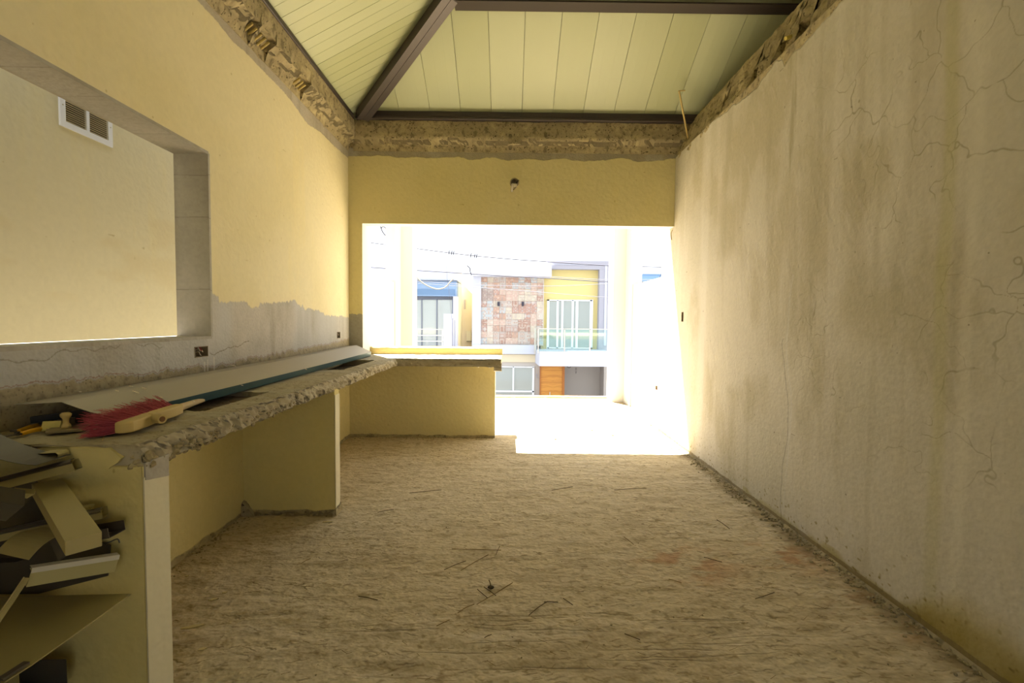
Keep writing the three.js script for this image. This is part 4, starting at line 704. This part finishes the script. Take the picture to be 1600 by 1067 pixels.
{
  const Z = -21.5, h = thing('house', 'two-storey house opposite with a mottled stone panel and glass balcony', 'house');
  const down = (x0, y0, x1, z, d, y = -3.05) => { const a = at(x0, y0, 'z', z), b = at(x1, y0, 'z', z); return box(a.x, b.x, y, a.y, z - d, z); };
  part(h, 'body', down(738, 425, 950, Z - 2.6, 6), hYel);
  part(h, 'white_frame', join([px2(738, 414, 862, 432, Z + 0.5, 3.2), px2(738, 430, 751, 553, Z, 3), px2(738, 538.5, 838, 553.5, Z + 0.06, 3)]), hw, 'white surround of the stone panel');
  part(h, 'panel_backing', px2(750, 430, 849, 540, Z - 0.12, 2.6), mat([196, 186, 174], 0.9));
  // stone tiles
  const tones = [[170, 136, 122], [186, 160, 146], [178, 168, 160], [172, 178, 180], [188, 176, 158], [160, 128, 114], [178, 146, 128], [174, 160, 152], [190, 180, 168], [156, 138, 130]];
  const tileT = tones.map((c, i) => { const t = makeTexture(64, 64, 0, 0.3, 0, 0.3, (a, b, o) => { const n = fbm(a * 14 + i * 9, b * 14, 4); o[0] = c[0]; o[1] = c[1]; o[2] = c[2]; blend(o, tones[(i + 3) % 10], smooth(0.5, 0.62, n) * 0.6); blend(o, [214, 200, 184], smooth(0.62, 0.75, fbm(a * 30, b * 30 + i, 3)) * 0.6); o[3] = n; }); return [t, texMat(t, 0.006, 0.85)]; });
  const A = at(751.5, 431, 'z', Z), Bq = at(848, 538, 'z', Z), nc = 10, nr = 11, w = (Bq.x - A.x) / nc, hh = (A.y - Bq.y) / nr, used = new Set();
  for (let r = 0; r < nr; r++) for (let c = 0; c < nc; c++) {
    if (used.has(r * 99 + c)) continue; let cw = 1, ch = 1; const k = rnd();
    if (k < 0.16 && c < nc - 1 && !used.has(r * 99 + c + 1)) cw = 2; else if (k < 0.3 && r < nr - 1) ch = 2; else if (k < 0.36 && c < nc - 1 && r < nr - 1 && !used.has(r * 99 + c + 1)) { cw = 2; ch = 2; }
    for (let i = 0; i < ch; i++) for (let j = 0; j < cw; j++) used.add((r + i) * 99 + c + j);
    const [t, m] = tileT[Math.floor(rnd() * 10)], g = box(A.x + c * w + 0.005, A.x + (c + cw) * w - 0.005, A.y - (r + ch) * hh + 0.005, A.y - r * hh - 0.005, Z - 0.12, Z - 0.105 + rr(0, 0.012)); uvBy(g, t); part(h, 'stone_tile', g, m);
  }
  for (const px of [779, 817]) part(h, 'wall_lamp', px2(px - 1.8, 471.5, px + 1.8, 478, Z + 0.02, 0.14), mat([48, 46, 60], 0.6), 'small dark wall light on the stone panel');
  part(h, 'grey_frame', join([px2(855, 407, 952, 421, Z + 0.05, 3), px2(937, 421, 952, 550, Z + 0.05, 3)]), hGrey, 'grey frame round the yellow bay');
  part(h, 'downpipe', join([px2(864, 413, 948, 414.2, Z + 0.09, 0.04), px2(945.6, 414.2, 947, 540, Z + 0.09, 0.04)]), hw);
  part(h, 'bay_wall', px2(846, 418, 940, 552, Z - 0.35, 0.3), hYel, 'yellow wall of the balcony bay');
  const win = part(h, 'sliding_window', join([px2(855, 468, 857.5, 545, Z - 0.27, 0.1), px2(922, 468, 925.5, 545, Z - 0.27, 0.1), px2(855, 468, 925.5, 470.5, Z - 0.27, 0.1), px2(855, 542.5, 925.5, 545, Z - 0.27, 0.1), px2(870, 469, 872, 544, Z - 0.27, 0.08), px2(877.5, 469, 879.5, 544, Z - 0.25, 0.08), px2(893.5, 469, 895.5, 544, Z - 0.27, 0.08), px2(900, 469, 902.5, 544, Z - 0.25, 0.08)]), frameW, 'white sliding balcony window');
  for (const [a, b] of [[857.5, 870], [872, 877.5], [879.5, 893.5], [895.5, 900], [902.5, 922]]) part(win, 'pane', px2(a, 470.5, b, 542.5, Z - 0.31, 0.02), glassM);
  // balcony slab and glass rail
  const zb = -20.0, sl = (() => { const f0 = at(843, 549, 'z', zb), f1 = at(955, 549, 'z', zb), lo = at(843, 572, 'z', zb).y, ba = at(836.5, 545, 'z', Z).x; const g = poly([[f0.x, -zb], [f1.x, -zb], [f1.x, -Z + 1.6], [ba, -Z + 1.6], [ba, -Z + 0.1]], f0.y - lo); g.rotateX(-Math.PI / 2); g.translate(0, lo, 0); return g; })();
  part(h, 'balcony_slab', sl, hw, 'white balcony slab');
  const zr = zb - 0.08, top = at(900, 514, 'z', zr).y, bot = at(900, 549, 'z', zr).y;
  const rail = part(h, 'balcony_rail', join([841, 882, 922].map((p) => { const q = at(p, 530, 'z', zr); return box(q.x - 0.025, q.x + 0.025, bot - 0.1, top, zr - 0.02, zr + 0.02); }).concat([(() => { const q = at(841, 515, 'z', zr), r = at(952, 515, 'z', zr); return box(q.x, r.x, top - 0.02, top + 0.015, zr - 0.02, zr + 0.02); })()])), railM, 'steel posts and handrail');
  for (const [a, b] of [[842.5, 880.5], [883.5, 920.5], [923.5, 952]]) { const q = at(a, 530, 'z', zr), r = at(b, 530, 'z', zr); part(rail, 'glass_panel', box(q.x, r.x, bot, top - 0.03, zr - 0.006, zr + 0.006), railGlass, 'clear glass balustrade'); }
  const side = at(836, 530, 'z', Z + 0.2); part(rail, 'glass_panel', box(side.x, side.x + 0.012, bot, top - 0.05, Z + 0.2, zr - 0.05), railGlass); part(rail, 'end_post', box(side.x - 0.03, side.x + 0.03, bot - 0.2, top, Z + 0.16, Z + 0.22), railM);
  // ground floor
  part(h, 'beige_band', px2(740, 553, 838, 566, Z - 0.05, 2), hBeige);
  part(h, 'ground_wall', down(740, 565, 882, Z - 0.1, 1), hTaupe, 'taupe ground floor wall');
  part(h, 'carport_wall', down(880, 560, 1000, Z - 1.0, 0.3), hTaupe); part(h, 'carport_side', (() => { const a = at(930, 570, 'z', Z - 1.2); return box(a.x + 0.2, a.x + 0.5, -3.05, 0.4, Z - 1.1, Z - 0.1); })(), hTaupe);
  const gw = part(h, 'ground_window', join([px2(760, 572.5, 834, 574.5, Z, 0.15), px2(832, 572.5, 834, 640, Z, 0.15), px2(801, 573, 803, 610, Z, 0.12), px2(760, 610, 834, 613, Z, 0.15)]), frameW, 'white framed ground floor window');
  part(gw, 'pane', px2(760, 574.5, 801, 610, Z - 0.06, 0.02), glassM); part(gw, 'pane', px2(803, 574.5, 832, 610, Z - 0.06, 0.02), glassM); part(gw, 'pane', px2(760, 613, 832, 640, Z - 0.06, 0.02), glassM);
  const woodTex = makeTexture(128, 512, 0, 1, 0, 2.4, (a, b, o) => { const n = fbm(a * 2 + 3, b * 26 + fbm(a * 3, b * 3, 2) * 3, 4); o[0] = 206; o[1] = 142; o[2] = 54; blend(o, [178, 112, 36], smooth(0.4, 0.7, n) * 0.6); o[3] = n; });
  const dr = part(h, 'front_door', uvBy(down(845.5, 570, 879, Z + 0.02, 0.1), woodTex), texMat(woodTex, 0.003, 0.5), 'orange-brown wooden front door'); part(dr, 'door_frame', join([down(879, 570, 882.5, Z + 0.06, 0.2), down(843.8, 570, 845.5, Z + 0.06, 0.2)]), mat([170, 104, 40], 0.6)); const kn = at(859, 616, 'z', Z + 0.1); part(dr, 'handle', rod(V(kn.x, kn.y - 0.1, kn.z), V(kn.x, kn.y + 0.1, kn.z), 0.02), railM);
  part(h, 'house_number', join([px2(838.2, 583.5, 839, 590, Z - 0.07, 0.03), px2(840, 590, 842, 590.8, Z - 0.07, 0.03), px2(839, 586, 840.5, 586.8, Z - 0.07, 0.03)]), hGrey);
  for (const [x, y, r] of [[889, 572, 0.07], [900, 579, 0.05]]) { const p = at(x, y, 'z', -20.8); part(h, 'hanging_lamp', new THREE.TorusGeometry(r, 0.018, 6, 16).scale(x > 895 ? 0.5 : 1.1, x > 895 ? 2 : 1, 1).translate(p.x, p.y, p.z), mat([110, 104, 100], 0.6), 'small hanging fitting under the balcony'); }
}
{ // house to the left of it
  const Z = -23.5, h = thing('house', 'white house with slate-blue band and dark framed window, behind the white railing', 'house');
  const P = (x0, y0, x1, y1, d = 0.3, z = Z) => px2(x0, y0, x1, y1, z, d);
  part(h, 'body', P(560, 438.2, 713, 640, 2.6, Z - 0.5), hw); part(h, 'parapet', P(575, 413, 714, 438, 2.6, Z - 0.3), hw);
  part(h, 'blue_band', P(590, 439, 713, 463, 1), mat([124, 146, 172], 0.8), 'slate-blue band over the window'); part(h, 'blue_recess', P(590, 451, 711, 461, 0.05, Z + 0.02), mat([96, 122, 150], 0.8)); part(h, 'coping', P(588, 437.6, 714, 439.5, 1.2, Z + 0.1), mat([120, 130, 144], 0.8));
  const fr = mat([92, 96, 108], 0.5), w = part(h, 'window_frame', join([P(600, 467, 708, 468.3, 0.1, Z + 0.05), ...[620, 659, 682.5, 707].map((x) => P(x - 0.7, 467, x + 0.7, 545, 0.1, Z + 0.05))]), fr, 'dark window frame'); for (const [a, b] of [[620.7, 658.3], [659.7, 681.8], [683.2, 706.3]]) part(w, 'pane', P(a, 468.3, b, 545, 0.02, Z), glassM);
  part(h, 'wall_return', P(708, 463, 714, 560, 0.6, Z + 0.1), hw);
  const rl = part(h, 'railing', join([514.5, 524, 533].map((y) => P(640, y - 0.6, 692, y + 0.6, 0.05, Z + 1.4)).concat([651, 691].map((x) => P(x - 0.7, 516, x + 0.7, 545, 0.05, Z + 1.4)))), mat([230, 222, 200], 0.6), 'cream pipe railing');
  part(h, 'white_pillar', P(693, 490, 706, 560, 0.5, Z + 1.3), hw); part(h, 'terrace_slab', P(560, 543, 714, 560, 2, Z + 1.5), hw);
  part(h, 'pipe', join([P(706.2, 497, 707.5, 560, 0.05, Z + 1.2), P(710, 500, 711, 560, 0.05, Z + 1.2)]), mat([150, 146, 150], 0.6));
}
{ // gabled side wall further back
  const Z = -27, a = [[712, 430], [737, 458], [737, 640], [712, 640]].map((p) => at(p[0], p[1], 'z', Z)), h = thing('house', 'cream gable wall in the gap between the two houses opposite', 'house');
  const g = poly([[a[0].x - 0.6, a[0].y], [a[0].x, a[0].y], [a[1].x + 0.12, a[1].y - 0.12], [a[2].x + 0.12, -3.05], [a[0].x - 0.6, -3.05]], 5); g.translate(0, 0, Z - 5);
  part(h, 'gable', g, hBeige); part(h, 'slit_window', px2(725, 468, 727.5, 483, Z + 0.02, 0.1), mat([170, 160, 150], 0.8)); part(h, 'meter_box', px2(729, 517, 736, 533, Z + 0.2, 0.25), mat([206, 200, 184], 0.7)); part(h, 'bracket', px2(729, 532.6, 737, 534, Z + 0.25, 0.25), mat([120, 116, 110], 0.7));
}
{ // far buildings seen past the terrace piers
  let h = thing('distant_building', 'distant white building with grey roof behind the left parapet', 'building'); part(h, 'wall', px2(560, 413, 612, 700, -32, 6), hw); part(h, 'roof_edge', px2(558, 412, 614, 418, -31.8, 6.4), mat([206, 212, 226], 0.8)); part(h, 'eave', px2(560, 431, 612, 434, -31.6, 1), mat([150, 150, 164], 0.8)); part(h, 'shaded_blue_bay', px2(560, 434, 612, 445, -31.9, 1), mat([104, 112, 136], 0.8));  // shade under the eave put into the dark blue of the bay
  h = thing('distant_building', 'distant blue-topped building behind the right parapet', 'building'); part(h, 'wall', px2(975, 446, 1075, 700, -30, 6), hw); part(h, 'blue_band', px2(972, 428, 1075, 447, -29.8, 6.3), mat([132, 164, 204], 0.8)); part(h, 'coping', px2(972, 427.4, 1075, 429, -29.7, 6.4), mat([150, 178, 210], 0.8));
  h = thing('distant_building', 'narrow blue-grey building glimpsed beside the terrace column', 'building'); part(h, 'wall', px2(951, 470, 968, 700, -27, 4), mat([196, 204, 214], 0.8)); part(h, 'blue_shade', px2(951, 455, 966, 486, -26.9, 4), mat([104, 136, 176], 0.8));
}
// ---------------------------------------------------------------- overhead cables
{
  const cm = mat([62, 60, 70], 0.8), cl = mat([112, 110, 118], 0.8), cw = mat([150, 142, 124], 0.8), G = 'overhead cables across the street';
  const poleX = [508, 1128].map((px) => at(px, 400, 'z', -12.8).x);
  const wire = (label, pts, z, r, m) => { const q = pts.map((p, i) => at(p[0], p[1], 'z', z - 0.0008 * i)); if (pts[0][0] <= 560) q.unshift(V(poleX[0] + 0.13, q[0].y + 0.05, -12.8)); if (pts[0][0] <= 560) q.push(V(poleX[1] - 0.13, q[q.length - 1].y + 0.02, -12.8)); return single('overhead_cable', tube(q, r, 60, 5), m, label, 'cable', G); };
  for (const [px, l] of [[508, 'concrete utility pole carrying the cables at their left end'], [1128, 'concrete utility pole carrying the cables at their right end']]) { const p = at(px, 400, 'z', -12.8), t = thing('utility_pole', l, 'pole'); part(t, 'shaft', rod(V(p.x, -3.05, p.z), V(p.x, 5.2, p.z), 0.16, 0.11, 14), hGrey); part(t, 'crossarm', box(p.x - 0.06, p.x + 0.06, 2.2, 2.32, -14.2, -11.8), hGrey); }
  wire('thick upper overhead cable with knotted splices', [[520, 371], [582, 379.5], [644, 387.5], [690, 393.5], [735, 399], [800, 405], [850, 408.5], [952, 415], [1043, 417.5], [1120, 419]], -12, 0.012, cm);
  { const t = scene.getObjectByName('overhead_cable'); for (const x of [701, 705, 708, 735, 741, 744]) { const p = at(x, 393 + (x - 690) * 0.13, 'z', -12); part(t, 'splice', rod(V(p.x, p.y - 0.05, p.z), V(p.x + 0.02, p.y + 0.05, p.z), 0.012), cm); } }
  wire('dark lower overhead cable crossing in front of the stone panel', [[560, 416], [645, 422], [700, 425.5], [760, 429.5], [860, 435], [952, 440]], -13, 0.012, cm);
  wire('thin pale cable above the lower cable', [[560, 414], [645, 419.5], [740, 427], [860, 432.5], [952, 437]], -13.2, 0.007, cl);
  wire('thin cable over the blue band of the left house', [[560, 435], [645, 439], [740, 445], [860, 447], [952, 443.5]], -13.4, 0.006, cl);
  wire('faint cable running low across the stone panel', [[560, 436], [640, 441.5], [740, 449], [800, 453], [900, 461], [960, 465]], -13.6, 0.006, cl);
  wire('thin vertical drop wire in front of the left house', [[697.5, 394.4], [698, 420], [699, 437], [701, 450], [703, 470], [706, 500]], -12.0, 0.004, cl);
  wire('thin slanting wire beside the drop wire', [[724, 397.7], [720, 412], [716, 424]], -12.0, 0.003, cl);
  wire('slack cream hose sagging between the cables', [[640, 422], [650, 432], [658, 440], [670, 447.5], [682, 451.5], [692, 450.5], [698, 447], [703, 441], [708, 436]], -13.0, 0.017, cw);
  wire('dark frayed cable end hanging by the stone panel', [[730, 415], [734, 419], [735, 425], [737, 430]], -13, 0.014, cm);
  wire('dark coil of cable hanging under the opening head beside the left pier', [[594, 352], [596, 358], [599, 364], [603, 368], [604, 362], [602, 356], [598, 354], [596, 357], [600, 365], [604.5, 369]], -7.5, 0.008, cm);
  wire('thin stay wire behind the right parapet', [[1036, 418], [1033, 428], [1029, 436]], -12, 0.006, cm);
}

scene.traverse((o) => { if (o.isMesh) { o.castShadow = true; o.receiveShadow = true; } });
renderer.render(scene, camera);
